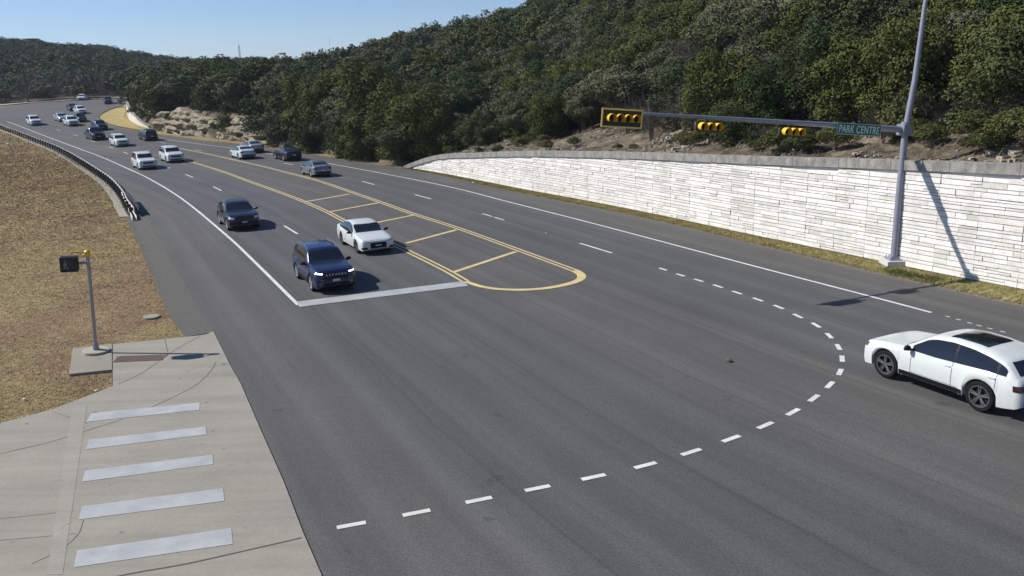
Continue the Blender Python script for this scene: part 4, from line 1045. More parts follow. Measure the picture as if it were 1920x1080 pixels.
V = []; ss = np.arange(1.2, gs[-1], 1.0)
for s in ss:
    for o_, z in prof: V.append(gpt(s, .10+o_, z)[0]-g0_)
m_ = len(prof); F = [(i*m_+k, (i+1)*m_+k, (i+1)*m_+k+1, i*m_+k+1) for i in range(len(ss)-1) for k in range(m_-1)]
o = mk('rail_beam', V, F, simple('rail_steel', (.50, .50, .50), .6, 0), grd, True); so = o.modifiers.new('s', 'SOLIDIFY'); so.thickness = .006
# flared end piece: white straps and a dark panel
e0 = Vector((*U(243, 396), .0))-g0_
b = MB()
def strap(pa, pb, za, zb, w, mb):
    a = Vector((*U(*pa), 0))-g0_; c = Vector((*U(*pb), 0))-g0_; d = (c-a).normalized(); n_ = Vector((-d.y, d.x, 0))*.02
    V = [a+n_*s+Vector((0, 0, za+q*w)) for s in (-1, 1) for q in (0, 1)]+[c+n_*s+Vector((0, 0, zb+q*w)) for s in (-1, 1) for q in (0, 1)]
    mb.add(V, [(0, 1, 5, 4), (2, 6, 7, 3), (1, 3, 7, 5), (0, 4, 6, 2), (0, 2, 3, 1), (4, 5, 7, 6)])
strap((230, 376), (249, 414), .42, -.02, .30, b); strap((236, 380), (257, 413), .36, -.02, .26, b)
b.build('end_strap', simple('white_steel', (.75, .75, .72), .5), grd)
b = MB(); strap((238, 379), (263, 404), .40, .12, .55, b); b.build('end_panel', simple('dark_panel', (.03, .025, .04), .6), grd)
# pale concrete mow strip under the posts
mb = MB(); strip_geo(offset_line(GP, .55)[3:], .55, -.01, mb); struct('mow_strip', mb, simple('pale_strip', (.30, .28, .23), .95, var=.4, scale=2))

# ------------------------------------------------------------------ skyline things
def lattice(px, ytop, dist, wd, name, label, cat, thin=False, ybase=None):
    x, y, z = at_dist(px, ytop, dist); a = math.atan2(x, y); base = float(far_z(np.array(a), dist))-1 if dist > 400 else float(hill_z(x, y)[0][0])-1
    r = empty(name, (x, y, base)); tag(r, label, cat); H = z-base; b = MB()
    if thin: b.tube([(0, 0, 0), (0, 0, H)], [wd, wd*.5], 6); b.build('pole', MGALV, r); return r, H
    for k in range(3):
        q = k*2.094; b.tube([(math.cos(q)*wd, math.sin(q)*wd, 0), (math.cos(q)*wd*.6, math.sin(q)*wd*.6, H*.92)], .09, 5)
    b.build('legs', simple('tower_steel', (.30, .20, .19), .6), r); b = MB(); nb = 14
    for j in range(nb):
        for k in range(3):
            q, q2 = k*2.094, (k+1)*2.094; f0, f1 = 1-.4*j/nb, 1-.4*(j+1)/nb
            b.tube([(math.cos(q)*wd*f0, math.sin(q)*wd*f0, H*.92*j/nb), (math.cos(q2)*wd*f1, math.sin(q2)*wd*f1, H*.92*(j+1)/nb)], .05, 4)
    b.build('bracing', simple('tower_brace', (.32, .24, .23), .6), r); MB().tube([(0, 0, H*.9), (0, 0, H)], .08, 5).build('antenna', MGALV, r); return r, H
lattice(447, 80, 545, .75, 'lattice_mast', 'tall thin lattice antenna mast on the skyline beside the white dome', 'antenna mast')
lattice(617, 69, 300, .07, 'antenna_pole', 'very thin pole standing above the trees on the near skyline', 'pole', True)
lattice(419, 105, 545, .25, 'skyline_pole', 'short dark post on the skyline left of the lattice mast', 'pole', True)
x, y, z = at_dist(470, 107, 545); r = empty('water_tank', (x, y, z-9)); tag(r, 'white domed tank just showing over the skyline trees', 'water tank')
MB().tube([(0, 0, 0), (0, 0, 7.2)], 3.8, 24).build('tank_wall', simple('white_tank', (.75, .75, .74), .6), r)
MB().tube([(0, 0, 7.2), (0, 0, 8.2), (0, 0, 8.9), (0, 0, 9.2)], [3.9, 3.4, 2.2, .3], 24).build('tank_dome', simple('white_dome', (.8, .8, .8), .6), r, True)
x, y, z = at_dist(60, 71, 530); r = empty('hilltop_house', (x, y, z-6)); tag(r, 'dark boxy flat-roofed building on top of the far left hill', 'building')
b = MB(); b.box((0, 0, 2.6), (5.0, 4, 5.2)); b.build('wall', simple('dark_wall', (.05, .07, .06), .8), r); b = MB(); b.box((0, 0, 5.4), (5.8, 4.8, .4)); b.build('roof', simple('dark_roof', (.05, .06, .055), .8), r)
b = MB(); b.box((0, -2.02, 3), (2.6, .06, 1.4)); b.build('window', MBLACK, r)
bx_, by_ = math.sin(math.atan2(*ray(53, 190)[:2]))*240, math.cos(math.atan2(*ray(53, 190)[:2]))*240; r = empty('utility_pole', (bx_, by_, 5.)); tag(r, 'dark wooden utility pole among the bare trees beyond the far bend', 'utility pole')
MB().tube([(0, 0, 0), (0, 0, 8.5)], [.2, .14], 8).build('pole', MWOOD, r); b = MB(); b.box((0, 0, 7.9), (2., .12, .12)); b.build('crossarm', MWOOD, r)

# ------------------------------------------------------------------ vehicles
def carpaint(name, col, rough=.28, metal=0.):
    m, t, b = newmat(name); P = N(t, 'ShaderNodeNewGeometry').outputs['Position']
    c = mixc(t, noise(t, P, 2.5, 3), tuple(x*.93 for x in col), tuple(min(1, x*1.05) for x in col))
    t.links.new(c, b.inputs['Base Color']); b.inputs['Roughness'].default_value = rough; b.inputs['Metallic'].default_value = metal
    b.inputs['Coat Weight'].default_value = .45; b.inputs['Coat Roughness'].default_value = .06; return m
MGLASS = simple('tinted_glass', (.010, .013, .018), .06, spec=.6, coat=.4, var=.05)
MCHROME = simple('chrome', (.75, .76, .78), .15, 1., .03); MRIMS = simple('silver_rim', (.55, .56, .58), .3, .7, .05); MRIMD = simple('dark_rim', (.17, .175, .18), .32, .6, .1)
MHEAD = simple('headlight_glass', (.55, .57, .60), .12, .3, .25, 20, coat=.6); MHEADD = simple('dark_headlight', (.06, .065, .075), .1, .2, .3, 20, coat=.6)
MTAIL = simple('tail_light_red', (.16, .008, .008), .2, coat=.5); MTAILD = simple('tail_light_dark', (.045, .010, .014), .2, coat=.5); MTRIM = simple('black_trim', (.007, .007, .008), .6, spec=.25); MPLATE = simple('plate', (.45, .46, .46), .5, var=.5, scale=25)
MLEDGLINT = simple('headlight_led_glint', (.9, .9, .9), .2); 
_b = MLEDGLINT.node_tree.nodes['Principled BSDF']; _b.inputs['Emission Color'].default_value = (1, .97, .9, 1); _b.inputs['Emission Strength'].default_value = 2.2  # emission stands in for sun glint and running lights on the headlamps
PROF = {
 'suv': dict(L=4.65, W=1.86, H=1.68, wb=2.72, fo=.195, r=.365,
   zt=[(0, .78), (.012, .90), (.035, .98), (.10, 1.045), (.20, 1.095), (.27, 1.125), (.30, 1.145), (.415, 1.57), (.46, 1.635), (.60, 1.68), (.80, 1.65), (.90, 1.58), (.93, 1.52), (.985, 1.05), (.995, .85), (1, .72)],
   zb=[(0, .70), (.03, .85), (.12, .93), (.28, .99), (.6, 1.0), (.9, 1.03), (.97, .98), (1, .65)], rw=.74, ws=(.305, .41), rg=(.93, .98), dz=.10),
 'coupe_suv': dict(L=4.70, W=1.93, H=1.60, wb=2.81, fo=.185, r=.39,
   zt=[(0, .74), (.01, .83), (.035, .92), (.10, 1.0), (.20, 1.045), (.275, 1.075), (.30, 1.10), (.43, 1.49), (.48, 1.555), (.58, 1.60), (.70, 1.58), (.80, 1.515), (.87, 1.425), (.895, 1.375), (.965, 1.08), (.985, 1.01), (1, .74)],
   zb=[(0, .66), (.03, .81), (.10, .91), (.25, .99), (.5, .99), (.8, 1.06), (.93, 1.05), (.98, .96), (1, .65)], rw=.72, ws=(.305, .425), rg=(.885, .968), dz=.12),
 'sedan': dict(L=4.90, W=1.86, H=1.45, wb=2.83, fo=.195, r=.345,
   zt=[(0, .66), (.012, .74), (.035, .80), (.10, .87), (.22, .935), (.29, .975), (.315, .99), (.44, 1.35), (.50, 1.42), (.58, 1.45), (.70, 1.41), (.80, 1.28), (.87, 1.13), (.90, 1.09), (.97, 1.05), (.988, 1.0), (1, .72)],
   zb=[(0, .58), (.03, .71), (.12, .80), (.3, .87), (.6, .90), (.88, .97), (.97, .97), (1, .65)], rw=.72, ws=(.32, .435), rg=(.72, .86), dz=.085),
 'pickup': dict(L=5.80, W=2.02, H=1.93, wb=3.65, fo=.165, r=.41,
   zt=[(0, .85), (.01, 1.0), (.03, 1.1), (.10, 1.17), (.2, 1.22), (.25, 1.25), (.27, 1.28), (.36, 1.80), (.40, 1.88), (.5, 1.93), (.6, 1.90), (.635, 1.84), (.66, 1.34), (.67, 1.30), (.98, 1.30), (.992, 1.2), (1, .8)],
   zb=[(0, .75), (.03, .95), (.1, 1.08), (.3, 1.18), (.65, 1.24), (.98, 1.24), (1, .7)], rw=.78, ws=(.272, .355), rg=(.638, .655), dz=.10)}
def make_car(kind, name, label, cat, paint, loc, heading, grp=None, scale=1., rims=None, head=None, hl=(.80, 1.0), detail=1, rails=None, cladding=None, grille=None, mirror=None, tail=None, sunroof=False, antenna=False, zsc=1.):
    S = PROF[kind]; L, Wd, H = S['L'], S['W'], S['H']; hw = Wd/2; n = 26 if detail == 0 else 64
    U_ = list(np.linspace(0, 1, n))+[.004, .012, .022, .035, .05, .965, .98, .99, .996]
    xa = [S['fo']*L, S['fo']*L+S['wb']]; ra = S['r']*1.16
    for a in xa:
        for th in np.linspace(0, math.pi, 13 if detail else 9): U_.append((a+ra*math.cos(th))/L)
        U_ += [(a-ra-.004)/L, (a+ra+.004)/L]
    U_ = sorted(set(round(u, 5) for u in U_ if 0 <= u <= 1))
    def prof(key, u):
        p = S[key]; xs_, ys_ = [q[0] for q in p], [q[1] for q in p]
        w = .010; return sum(np.interp(min(1, max(0, u+d*w)), xs_, ys_) for d in (-1, -.5, 0, .5, 1))/5
    zt = lambda u: prof('zt', u); zb = lambda u: min(prof('zb', u), zt(u)-.02)
    def pw(u):
        f = np.interp(u, [0, .006, .02, .05, .12, .25, .8, .93, .975, .992, 1], [.74, .83, .905, .955, .99, 1, 1, .975, .93, .87, .80])
        return hw*f
    zl0 = S['r']*.72
    def zlow(u):
        z = np.interp(u, [0, .03, .1, .9, .97, 1], [zl0*1.25, zl0*.85, zl0, zl0, zl0*1.2, zl0*1.5])
        x = u*L
        for a in xa:
            if abs(x-a) < ra: z = max(z, S['r']*.98+math.sqrt(max(0, ra*ra-(x-a)**2)))
        return z
    gmax = max(zt(u)-zb(u) for u in np.linspace(0, 1, 40))
    def half(u):
        w, a, b_, t = pw(u), zlow(u), zb(u), zt(u); g = max(0, min(1, (t-b_-.08)/(gmax-.08)))
        b2 = max(b_, a+.06); flare = .022 if min(abs(u*L-x) for x in xa) < ra*1.25 else 0
        wr = w*(.90*(1-g)+S['rw']*g); dzr = .045*(1-g)+.085*g
        zr = max(t-dzr, b2+.004)
        return [(w*.80, a), (w*.965+flare, a), (w*1.0+flare*.8, a+.30*(b2-a)), (w*1.0, a+.62*(b2-a)), (w*.985, a+.88*(b2-a)), (w*.95, b2),
                (w*.95*.5+wr*.5+.018*g, b2+(zr-b2)*.52), (wr, zr), (wr*.93, t-dzr*.45), (wr*.62, t-.010), (0, t)]
    V = []; K = None
    for u in U_:
        h = half(u); ring = [(0, h[0][1])]+h; ring = ring+[(-y, z) for y, z in ring[-2:0:-1]]; K = len(ring)
        V += [(L/2-u*L, y, z*zsc if z > .6 else z) for y, z in ring]
    F = []
    for i in range(len(U_)-1):
        for k in range(K):
            F.append((i*K+k, i*K+(k+1) % K, (i+1)*K+(k+1) % K, (i+1)*K+k))
    F += [tuple(range(K-1, -1, -1)), tuple((len(U_)-1)*K+k for k in range(K))]
    root = empty(name); tag(root, label, cat, grp)
    bm = bmesh.new(); vs = [bm.verts.new(v) for v in V]; 
    for f in F: bm.faces.new([vs[i] for i in f])
    bmesh.ops.recalc_face_normals(bm, faces=bm.faces); me = bpy.data.meshes.new('body'); bm.to_mesh(me); bvh = BVHTree.FromBMesh(bm); bm.free()
    me.materials.append(paint); me.shade_smooth(); me.set_sharp_from_angle(angle=R(38))
    body = bpy.data.objects.new('body', me); COL.objects.link(body); body.parent = root
    def patch(nm, G, d, mat, eps=.006, mb=None, par=None):
        """G: rows of 3-D points; every point is dropped along d on the body"""
        d = Vector(d).normalized(); V = []; ok = []
        for row in G:
            for p in row:
                hit, nor, _, _ = bvh.ray_cast(Vector(p)-d*(4 if p[0] == 0 or abs(d.x) < .3 else 1.5), d, 9)
                if hit is None: V.append((0, 0, 0)); ok.append(False)
                else:
                    if nor.dot(d) > 0: nor = -nor
                    V.append(hit+nor*eps); ok.append(True)
        c = len(G[0]); F = []
        for i in range(len(G)-1):
            for j in range(c-1):
                f = (i*c+j, i*c+j+1, (i+1)*c+j+1, (i+1)*c+j)
                if all(ok[q] for q in f) and max((Vector(V[f[a]])-Vector(V[f[(a+1) % 4]])).length for a in range(4)) < .9: F.append(f)
        if mb is not None: mb.add(V, F); return
        if F: return mk(nm, V, F, mat, par or root, True)
    X = lambda u: L/2-u*L; zz_ = lambda z: z*zsc if z > .6 else z
    # windscreen, rear glass
    def plan(u0, u1, w0, w1, nr=9, ncol=13, bow=0.):
        G = []
        for i in range(nr):
            f = i/(nr-1); w = (w0*(1-f)+w1*f)*hw; G.append([(X(u0+(u1-u0)*f)+bow*(1-(2*j/(ncol-1)-1)**2), w*(2*j/(ncol-1)-1), 0) for j in range(ncol)])
        return G
    a, b_ = S['ws']; patch('windscreen', plan(a-.012, b_+.004, .88, S['rw']*.95, bow=.08), (0, 0, -1), MGLASS)
    a, b_ = S['rg']
    if kind == 'sedan': patch('rear_window', plan(a, b_, S['rw']*.84, .74), (0, 0, -1), MGLASS)
    else:
        z1, z0 = zt(a)-.03, zt(b_)+.04
        patch('rear_window', [[(0, hw*(.60*(1-i/6)+.70*i/6)*(2*j/10-1), zz_(z1+(z0-z1)*i/6)) for j in range(11)] for i in range(7)], (1, 0, 0), MGLASS)
    # side windows, front and rear doors with a pillar gap
    dz = S['dz']; us = np.linspace(.25, .97, 121); span = [u for u in us if zt(u)-dz > zb(u)+.11]
    if kind == 'pickup': span = [u for u in span if u < .625]
    ua, ub = min(span)+.012, max(span)-.012
    pil = [ua, ua+(ub-ua)*(.47 if kind != 'pickup' else .55), ub-(.10 if kind in ('suv',) else .045 if kind == 'coupe_suv' else .02)*(1 if kind != 'pickup' else 0), ub]
    for s in (1, -1):
        G = []
        for i in range(9):
            row = []
            for j in range(40):
                u = pil[0]-.006+(pil[3]-pil[0]+.012)*j/39; zlo = zb(u)+.028; zhi = max(zlo+.012, zt(u)-dz+.014); row.append((X(u), 0, zz_(zlo+(zhi-zlo)*i/8)))
            G.append(row)
        patch('window_surround', G, (0, -s, 0), MTRIM, .003)
        for k in range(3):
            u0, u1 = pil[k]+(.007 if k else 0), pil[k+1]-.007 if k < 2 else pil[k+1]
            if u1-u0 < .02: continue
            G = []; cols = 12
            for i in range(7):
                row = []
                for j in range(cols):
                    u = u0+(u1-u0)*j/(cols-1); zlo = zb(u)+.045; zhi = max(zlo+.005, zt(u)-dz)
                    row.append((X(u), 0, zz_(zlo+(zhi-zlo)*i/6)))
                G.append(row)
            patch('side_window', G, (0, -s, 0), MGLASS)
    if sunroof: patch('sunroof', plan(ua+.17, ub-.16, S['rw']*.76, S['rw']*.72), (0, 0, -1), MGLASS)
    # wheels
    rim = rims or MRIMS; tm = rm = None
    wheels = []
    for a in xa:
        for s in (1, -1):
            if tm is None:
                rr, tw = S['r'], .115; pr = [(rr*.72, -tw), (rr*.92, -tw), (rr*.985, -tw*.8), (rr, -tw*.4), (rr, tw*.4), (rr*.985, tw*.8), (rr*.92, tw), (rr*.72, tw)]; ns = 32 if detail else 18; Vt = []
                for j in range(ns):
                    q = 2*math.pi*j/ns
                    for r_, y in pr: Vt.append((r_*math.cos(q), y, r_*math.sin(q)))
                m_ = len(pr); Ft = [(j*m_+k, ((j+1) % ns)*m_+k, ((j+1) % ns)*m_+(k+1) % m_, j*m_+(k+1) % m_) for j in range(ns) for k in range(m_)]
                t_ = mk('tyre', Vt, Ft, MRUBBER, None, True, 40); tm = t_.data; bpy.data.objects.remove(t_)
                b = MB(); rr2 = rr*.73
                b.tube([(0, .03, 0), (0, .035, 0)], [rr2, rr2], 24)      # dark back disc comes first
                bk = b.build('brake_disc', MUNDER); dm = bk.data; bpy.data.objects.remove(bk)
                b = MB(); nring = 28; Vr = []
                for j in range(nring):
                    q = 2*math.pi*j/nring
                    for r_, y in ((rr2, .03), (rr2, .112), (rr2*.90, .112), (rr2*.86, .05)): Vr.append((r_*math.cos(q), y, r_*math.sin(q)))
                b.add(Vr, [(j*4+k, ((j+1) % nring)*4+k, ((j+1) % nring)*4+k+1, j*4+k+1) for j in range(nring) for k in range(3)])
                for j in range(5):
                    q = 2*math.pi*j/5+.3
                    for dq in ((-.13, .13) if detail else (0,)):
                        p0 = Vector((math.cos(q+dq*1.6)*.05, .085, math.sin(q+dq*1.6)*.05)); p1 = Vector((math.cos(q+dq)*rr2*.9, .10, math.sin(q+dq)*rr2*.9)); b.tube([p0, p1], [.026, .018] if detail else [.045, .04], 5)
                b.tube([(0, .05, 0), (0, .105, 0)], [.06, .045], 12)
                r_ = b.build('rim', rim); rm = r_.data; bpy.data.objects.remove(r_)
            wl = bpy.data.objects.new('wheel', tm); COL.objects.link(wl); wl.parent = root; wl.location = (X(a/L), s*(hw-.135), S['r']); 
            if s < 0: wl.rotation_euler = (0, 0, math.pi)
            for nm, mm in (('rim', rm), ('brake_disc', dm)):
                q = bpy.data.objects.new(nm, mm); COL.objects.link(q); q.parent = wl
    b = MB(); b.box((0, 0, S['r']*.95+.06), (L*.86, hw*1.30, .42)); b.build('underbody', MUNDER, root)
    # mirrors
    um = S['ws'][0]+.035
    for s in (1, -1):
        b = MB(); c = Vector((X(um)-.02, s*(hw+.085), zz_(zb(um)+.10))); q = []
        bm = bmesh.new(); bmesh.ops.create_icosphere(bm, subdivisions=2, radius=1)
        Vm = [(v.co.x*.075+c.x, v.co.y*.125+c.y, max(-.6, v.co.z)*.085+c.z) for v in bm.verts]; Fm = [[v.index for v in f.verts] for f in bm.faces]; bm.free()
        mo = mk('mirror', Vm, Fm, mirror or paint, root, True)
        b = MB(); b.box((c.x, s*(hw-.01), c.z-.05), (.06, .16, .035)); b.build('mirror_stalk', MTRIM, mo)
    # front: lamps, grille, bumper opening, plate
    fz = lambda f: zz_(zl0+(zt(.012)-zl0)*f)
    def front(nm, y0, y1, f0, f1, mat, s=1, tilt=0, nn=8, eps=.007, dirv=(-1, 0, 0)):
        return patch(nm, [[(0, s*(y0+(y1-y0)*j/(nn-1))*hw, fz(f0+(f1-f0)*i/3)+tilt*(j/(nn-1))) for j in range(nn)] for i in range(4)], dirv, mat, eps)
    def rear(nm, y0, y1, z0, z1, mat, s=1, nn=8, eps=.007, dirv=(1, 0, 0), tilt=0):
        return patch(nm, [[(0, s*(y0+(y1-y0)*j/(nn-1))*hw, z0+(z1-z0)*i/3+tilt*(j/(nn-1))) for j in range(nn)] for i in range(4)], dirv, mat, eps)
    hm_ = head or MHEAD
    for s in (1, -1):
        patch('headlight', [[(L/2-.12, s*(.56+(.42)*j/8)*hw, fz(hl[0]+(hl[1]-hl[0])*i/3)+.05*(j/8)-.02*(1-j/8)*(3-i)/3) for j in range(9)] for i in range(4)], (-1, -s*.55, -.15), hm_, .009)
    gm = grille or MTRIM
    if kind == 'coupe_suv': front('grille', -.45, .45, .30, .55, gm); [front('air_intake', .52, .88, .26, .50, gm, s) for s in (1, -1)]
    elif kind == 'sedan': front('grille', -.46, .46, .12, .80, gm, nn=12); [front('air_intake', .62, .92, .12, .34, gm, s) for s in (1, -1)]
    else: front('grille', -.54, .54, .60, .92, gm); front('bumper_trim', -.86, .86, .06, .30, MTRIM)
    if detail: front('grille_bar', -.62, .62, .84, .92, MCHROME if kind == 'sedan' else gm, eps=.012)
    front('front_plate', -.17, .17, .40, .56, MPLATE, eps=.016, nn=4)
    # rear: lamps, plate, bumper
    zr_ = zt(.985)*zsc
    tl = tail or MTAIL
    for s in (1, -1): patch('tail_light', [[(-L/2+.12, s*(.60+.38*j/7)*hw, zr_*(.80+.15*i/3)) for j in range(8)] for i in range(4)], (1, -s*.35, 0), tl, .009)
    rear('rear_plate', -.17, .17, zr_*.62, zr_*.76, MPLATE, eps=.012, nn=4)
    rear('rear_bumper_trim', -.80, .80, zl0*1.55, zl0*1.55+.16, MTRIM)
    if cladding:
        for s in (1, -1):
            for u0, u1 in (((xa[0]+ra)/L+.004, (xa[1]-ra)/L-.004),):
                patch('sill_trim', [[(X(u0+(u1-u0)*j/11), 0, zl0+.012+.13*i/2) for j in range(12)] for i in range(3)], (0, -s, 0), MTRIM, .012)
    if rails:
        for s in (1, -1):
            P = []
            for j in range(9):
                u = ua+.12+(ub-ua-.20)*j/8; t = zt(u); P.append((X(u), s*S['rw']*hw*.93, zz_(t)-.035+(.045 if 0 < j < 8 else 0)))
            MB().tube(P, .018, 6).build('roof_rail', rails, root, True)
    if antenna: MB().tube([(X(.62), .1, zz_(zt(.62))-.01), (X(.62)-.05, .1, zz_(zt(.62))+.22)], .008, 5).build('antenna', MTRIM, root)
    if detail:   # seams and handles
        sm = MB()
        def seam(pts, d, w=.008):
            pts = [Vector(p) for p in pts]; a_, c_ = [], []
            for i, p in enumerate(pts):
                t = (pts[min(i+1, len(pts)-1)]-pts[max(0, i-1)]).normalized(); nn_ = t.cross(Vector(d).normalized())*w; a_.append(p-nn_); c_.append(p+nn_)
            patch('', [a_, c_], d, None, .004, sm)
        for s in (1, -1):
            for u in (pil[0]+.0, pil[1], pil[2]+.005):
                uu = u; zlo = zlow(uu)+.05
                seam([(X(uu), 0, zlo+(zb(uu)+.03-zlo)*k/8) for k in range(9)], (0, -s, 0), .006)
            seam([(X(pil[0]+(pil[2]-pil[0])*k/10), 0, zl0+.16) for k in range(11)], (0, -s, 0), .005)
            for u in (pil[1]-.03, pil[2]-.02):
                hb = patch('door_handle', [[(X(u)+.09-.18*j/3, 0, zb(u)-.06-.03*i) for j in range(4)] for i in range(2)], (0, -s, 0), paint, .03)
            seam([(X(.03+.26*k/8), s*hw*(.80-.0*k), 0) for k in range(9)], (0, 0, -1), .005)
        o = mk('panel_gaps', sm.V, sm.F, MUNDER, root)
    root.scale = (scale,)*3
    x, y = loc; hx, hy = heading; l = math.hypot(hx, hy); hx, hy = hx/l, hy/l
    sl = (Hg(y+hy)-Hg(y-hy))/2; X_ = Vector((hx, hy, sl)).normalized(); Y_ = Vector((-hy, hx, 0)); Z_ = X_.cross(Y_).normalized(); Y_ = Z_.cross(X_)
    Mx = Matrix((X_, Y_, Z_)).transposed().to_4x4(); Mx.translation = (x, y, Hg(y)+.012); root.matrix_world = Mx @ Matrix.Scale(scale, 4)
    return root
WHT = carpaint('white_paint', (.58, .61, .60)); SIL = carpaint('silver_paint', (.42, .44, .47), .3, .5); GRY = carpaint('grey_paint', (.20, .22, .24), .3, .5)
NAVY = carpaint('navy_paint', (.008, .014, .055), .25, .1); BLK = carpaint('black_paint', (.007, .008, .010), .28); DKG = carpaint('dark_green_grey_paint', (.025, .030, .032), .3, .2); PEARL = carpaint('pale_green_white_paint', (.50, .58, .58))
def lane_dir(x, y, away):
    k = ((LE-np.array([x, y]))**2).sum(1).argmin(); t = tang(LE)[k]; return (t[0], t[1]) if away else (-t[0], -t[1])
def put(px, py, kind, away, *a, dirn=None, turn=0, **k):
    """px, py: ground under the middle of the bumper that faces the camera"""
    x, y = U(px, py); h = dirn or lane_dir(x, y, away); c, s = math.cos(R(turn)), math.sin(R(turn)); h = (h[0]*c-h[1]*s, h[0]*s+h[1]*c); l = math.hypot(*h); h = (h[0]/l, h[1]/l); Lh = PROF[kind]['L']*k.get('scale', 1)/2
    d = 1 if away else -1
    return make_car(kind, a[0], a[1], a[2], a[3], (x+h[0]*Lh*d, y+h[1]*Lh*d), h, **k)
G1 = 'vehicles driving towards the camera'; G2 = 'vehicles driving away on the right lanes'; G3 = 'small vehicles in the far bend'
MSLOT = simple('chrome_slots', (.45, .47, .5), .2, .9, .2)
jeep = put(633, 549, 'suv', False, 'suv', 'navy blue SUV with silver roof rails stopped just behind the white stop line', 'SUV', NAVY, grp=G1, rails=MCHROME, cladding=True, antenna=True, mirror=MTRIM, scale=1.02, head=MLEDGLINT, hl=(.92, .99))
# seven bright grille slots
S = PROF['suv']; b = MB()
for k in range(7):
    for zc, hh in ((.80, .085),): b.box((S['L']/2+.003, (k-3)*.135, zc), (.03, .075, hh))
for s in (1, -1): b.box((S['L']/2-.005, s*.62, .60), (.02, .16, .018)); b.box((S['L']/2-.005, s*.62, .46), (.02, .14, .018))
b.build('grille_slots', MSLOT, jeep)
put(711, 477, 'sedan', False, 'sedan', 'white sedan with dark grille beside the hatched median, next to the navy SUV', 'sedan', WHT, grp=G1, rims=MRIMD, mirror=MTRIM, scale=1.02)
cay = put(461, 433, 'coupe_suv', False, 'suv', 'black SUV with two bright round headlights following behind the navy SUV', 'SUV', BLK, grp=G1, scale=1.03, rims=MRIMS)
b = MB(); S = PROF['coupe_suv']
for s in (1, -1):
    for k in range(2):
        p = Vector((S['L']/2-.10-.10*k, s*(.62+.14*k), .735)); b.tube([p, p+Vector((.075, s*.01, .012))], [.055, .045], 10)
b.build('lamp_lens', MLEDGLINT, cay)
put(280, 318.5, 'suv', False, 'suv', 'white SUV with roof rails nearest the end of the guardrail', 'SUV', WHT, grp=G1, detail=0, rails=WHT, scale=1.06)
put(332, 305.5, 'suv', False, 'suv', 'tall white off-roader with dark grille to the right of the railed white SUV', 'SUV', WHT, grp=G1, detail=0, scale=1.07)
put(232, 275.5, 'suv', False, 'suv', 'white SUV with black grille between the dark pickup and the white off-roader', 'SUV', WHT, grp=G1, detail=0)
put(187, 263.5, 'pickup', False, 'pickup_truck', 'black pickup truck ahead of the two larger white SUVs, left lanes', 'pickup', BLK, grp=G1, detail=0)
put(194, 245, 'suv', False, 'suv', 'black SUV half hidden behind the black pickup', 'SUV', BLK, grp=G3, detail=0)
put(70, 236, 'suv', False, 'suv', 'white SUV alone in the outer lane nearest the left frame edge', 'SUV', WHT, grp=G3, detail=0, scale=1.05)
put(140, 237, 'suv', False, 'suv', 'silver white SUV in the bend, second of the pair behind the lone white one', 'SUV', PEARL, grp=G3, detail=0, scale=1.05)
put(122, 228.5, 'sedan', False, 'sedan', 'white sedan with dark windscreen in the bend, left of the silver white SUV', 'sedan', SIL, grp=G3, detail=0, scale=1.05)
put(156, 229.5, 'pickup', False, 'pickup_truck', 'dark pickup in the bend just above the silver white SUV', 'pickup', BLK, grp=G3, detail=0, scale=.85)
put(156, 214, 'suv', False, 'suv', 'dark fronted car with white roof in the bend behind the small dark pickup', 'SUV', PEARL, grp=G3, detail=0, scale=.95, grille=BLK)
put(139, 208.5, 'sedan', False, 'sedan', 'dark sedan in the bend, left of the white-roofed car', 'sedan', DKG, grp=G3, detail=0)
put(152, 188.5, 'sedan', False, 'sedan', 'white sedan, farthest left at the top of the bend', 'sedan', WHT, grp=G3, detail=0, dirn=(.3, -.95))
put(204, 195.5, 'suv', False, 'suv', 'black SUV at the top of the bend, just left of the wooded hill', 'SUV', BLK, grp=G3, detail=0, dirn=(.45, -.9), scale=.95)
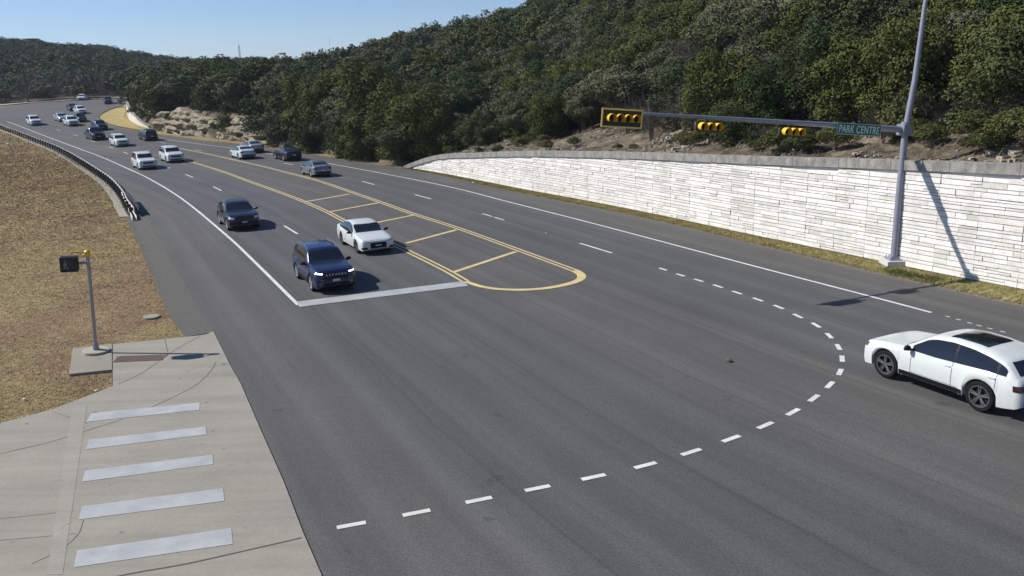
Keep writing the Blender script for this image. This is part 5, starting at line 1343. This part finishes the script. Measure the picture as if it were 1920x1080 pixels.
put(286, 264.5, 'suv', True, 'suv', 'black SUV seen from behind, next to the golden grass island', 'SUV', BLK, grp=G2, detail=0)
put(467, 299, 'sedan', True, 'sedan', 'white fastback sedan seen from behind, overlapping a silver sedan', 'sedan', PEARL, grp=G2, detail=0, tail=MTAIL, scale=1.02)
put(484, 287.5, 'sedan', True, 'sedan', 'silver sedan seen from behind, partly hidden by the white fastback', 'sedan', SIL, grp=G2, detail=0)
put(553, 302.5, 'sedan', True, 'sedan', 'dark blue-black sedan seen from behind, between the white and the grey sedans', 'sedan', BLK, grp=G2, detail=0, scale=1.05)
put(607, 332.5, 'sedan', True, 'sedan', 'grey sedan seen from behind, nearest the hatched median', 'sedan', GRY, grp=G2, detail=1)
# the near white SUV at the right edge: placed by its left wheels
w0, w1 = np.array(U(1657, 709)), np.array(U(1832, 772)); h = (w0-w1)/np.linalg.norm(w0-w1); sc_ = np.linalg.norm(w0-w1)/PROF['coupe_suv']['wb']; S = PROF['coupe_suv']
xm = (S['L']/2-S['fo']*S['L']-S['wb']/2)*sc_; c = (w0+w1)/2-h*xm+np.array([h[1], -h[0]])*(S['W']/2-.02)*sc_
make_car('coupe_suv', 'suv', 'large white SUV with panoramic roof leaving the frame at the right edge', 'SUV', WHT, (c[0], c[1]), h, grp=G2, scale=sc_, rims=MRIMD, sunroof=True, cladding=True, mirror=MTRIM, tail=MTAILD, head=MHEADD)
print('porsche scale', sc_)

# ------------------------------------------------------------------ air
hz = MB(); hz.box((0, 2200, 58), (8200, 5700, 122)); hz = hz.build('haze', None); hz['kind'] = 'stuff'; hz['label'] = 'thin pale blue haze in the air over the whole scene'
m = bpy.data.materials.new('haze_air'); m.use_nodes = True; t = m.node_tree; t.nodes.remove(t.nodes['Principled BSDF'])
pv = t.nodes.new('ShaderNodeVolumePrincipled'); pv.inputs['Color'].default_value = (.72, .82, 1, 1); pv.inputs['Density'].default_value = .00015; pv.inputs['Anisotropy'].default_value = .2
t.links.new(pv.outputs[0], t.nodes['Material Output'].inputs['Volume']); hz.data.materials.append(m)
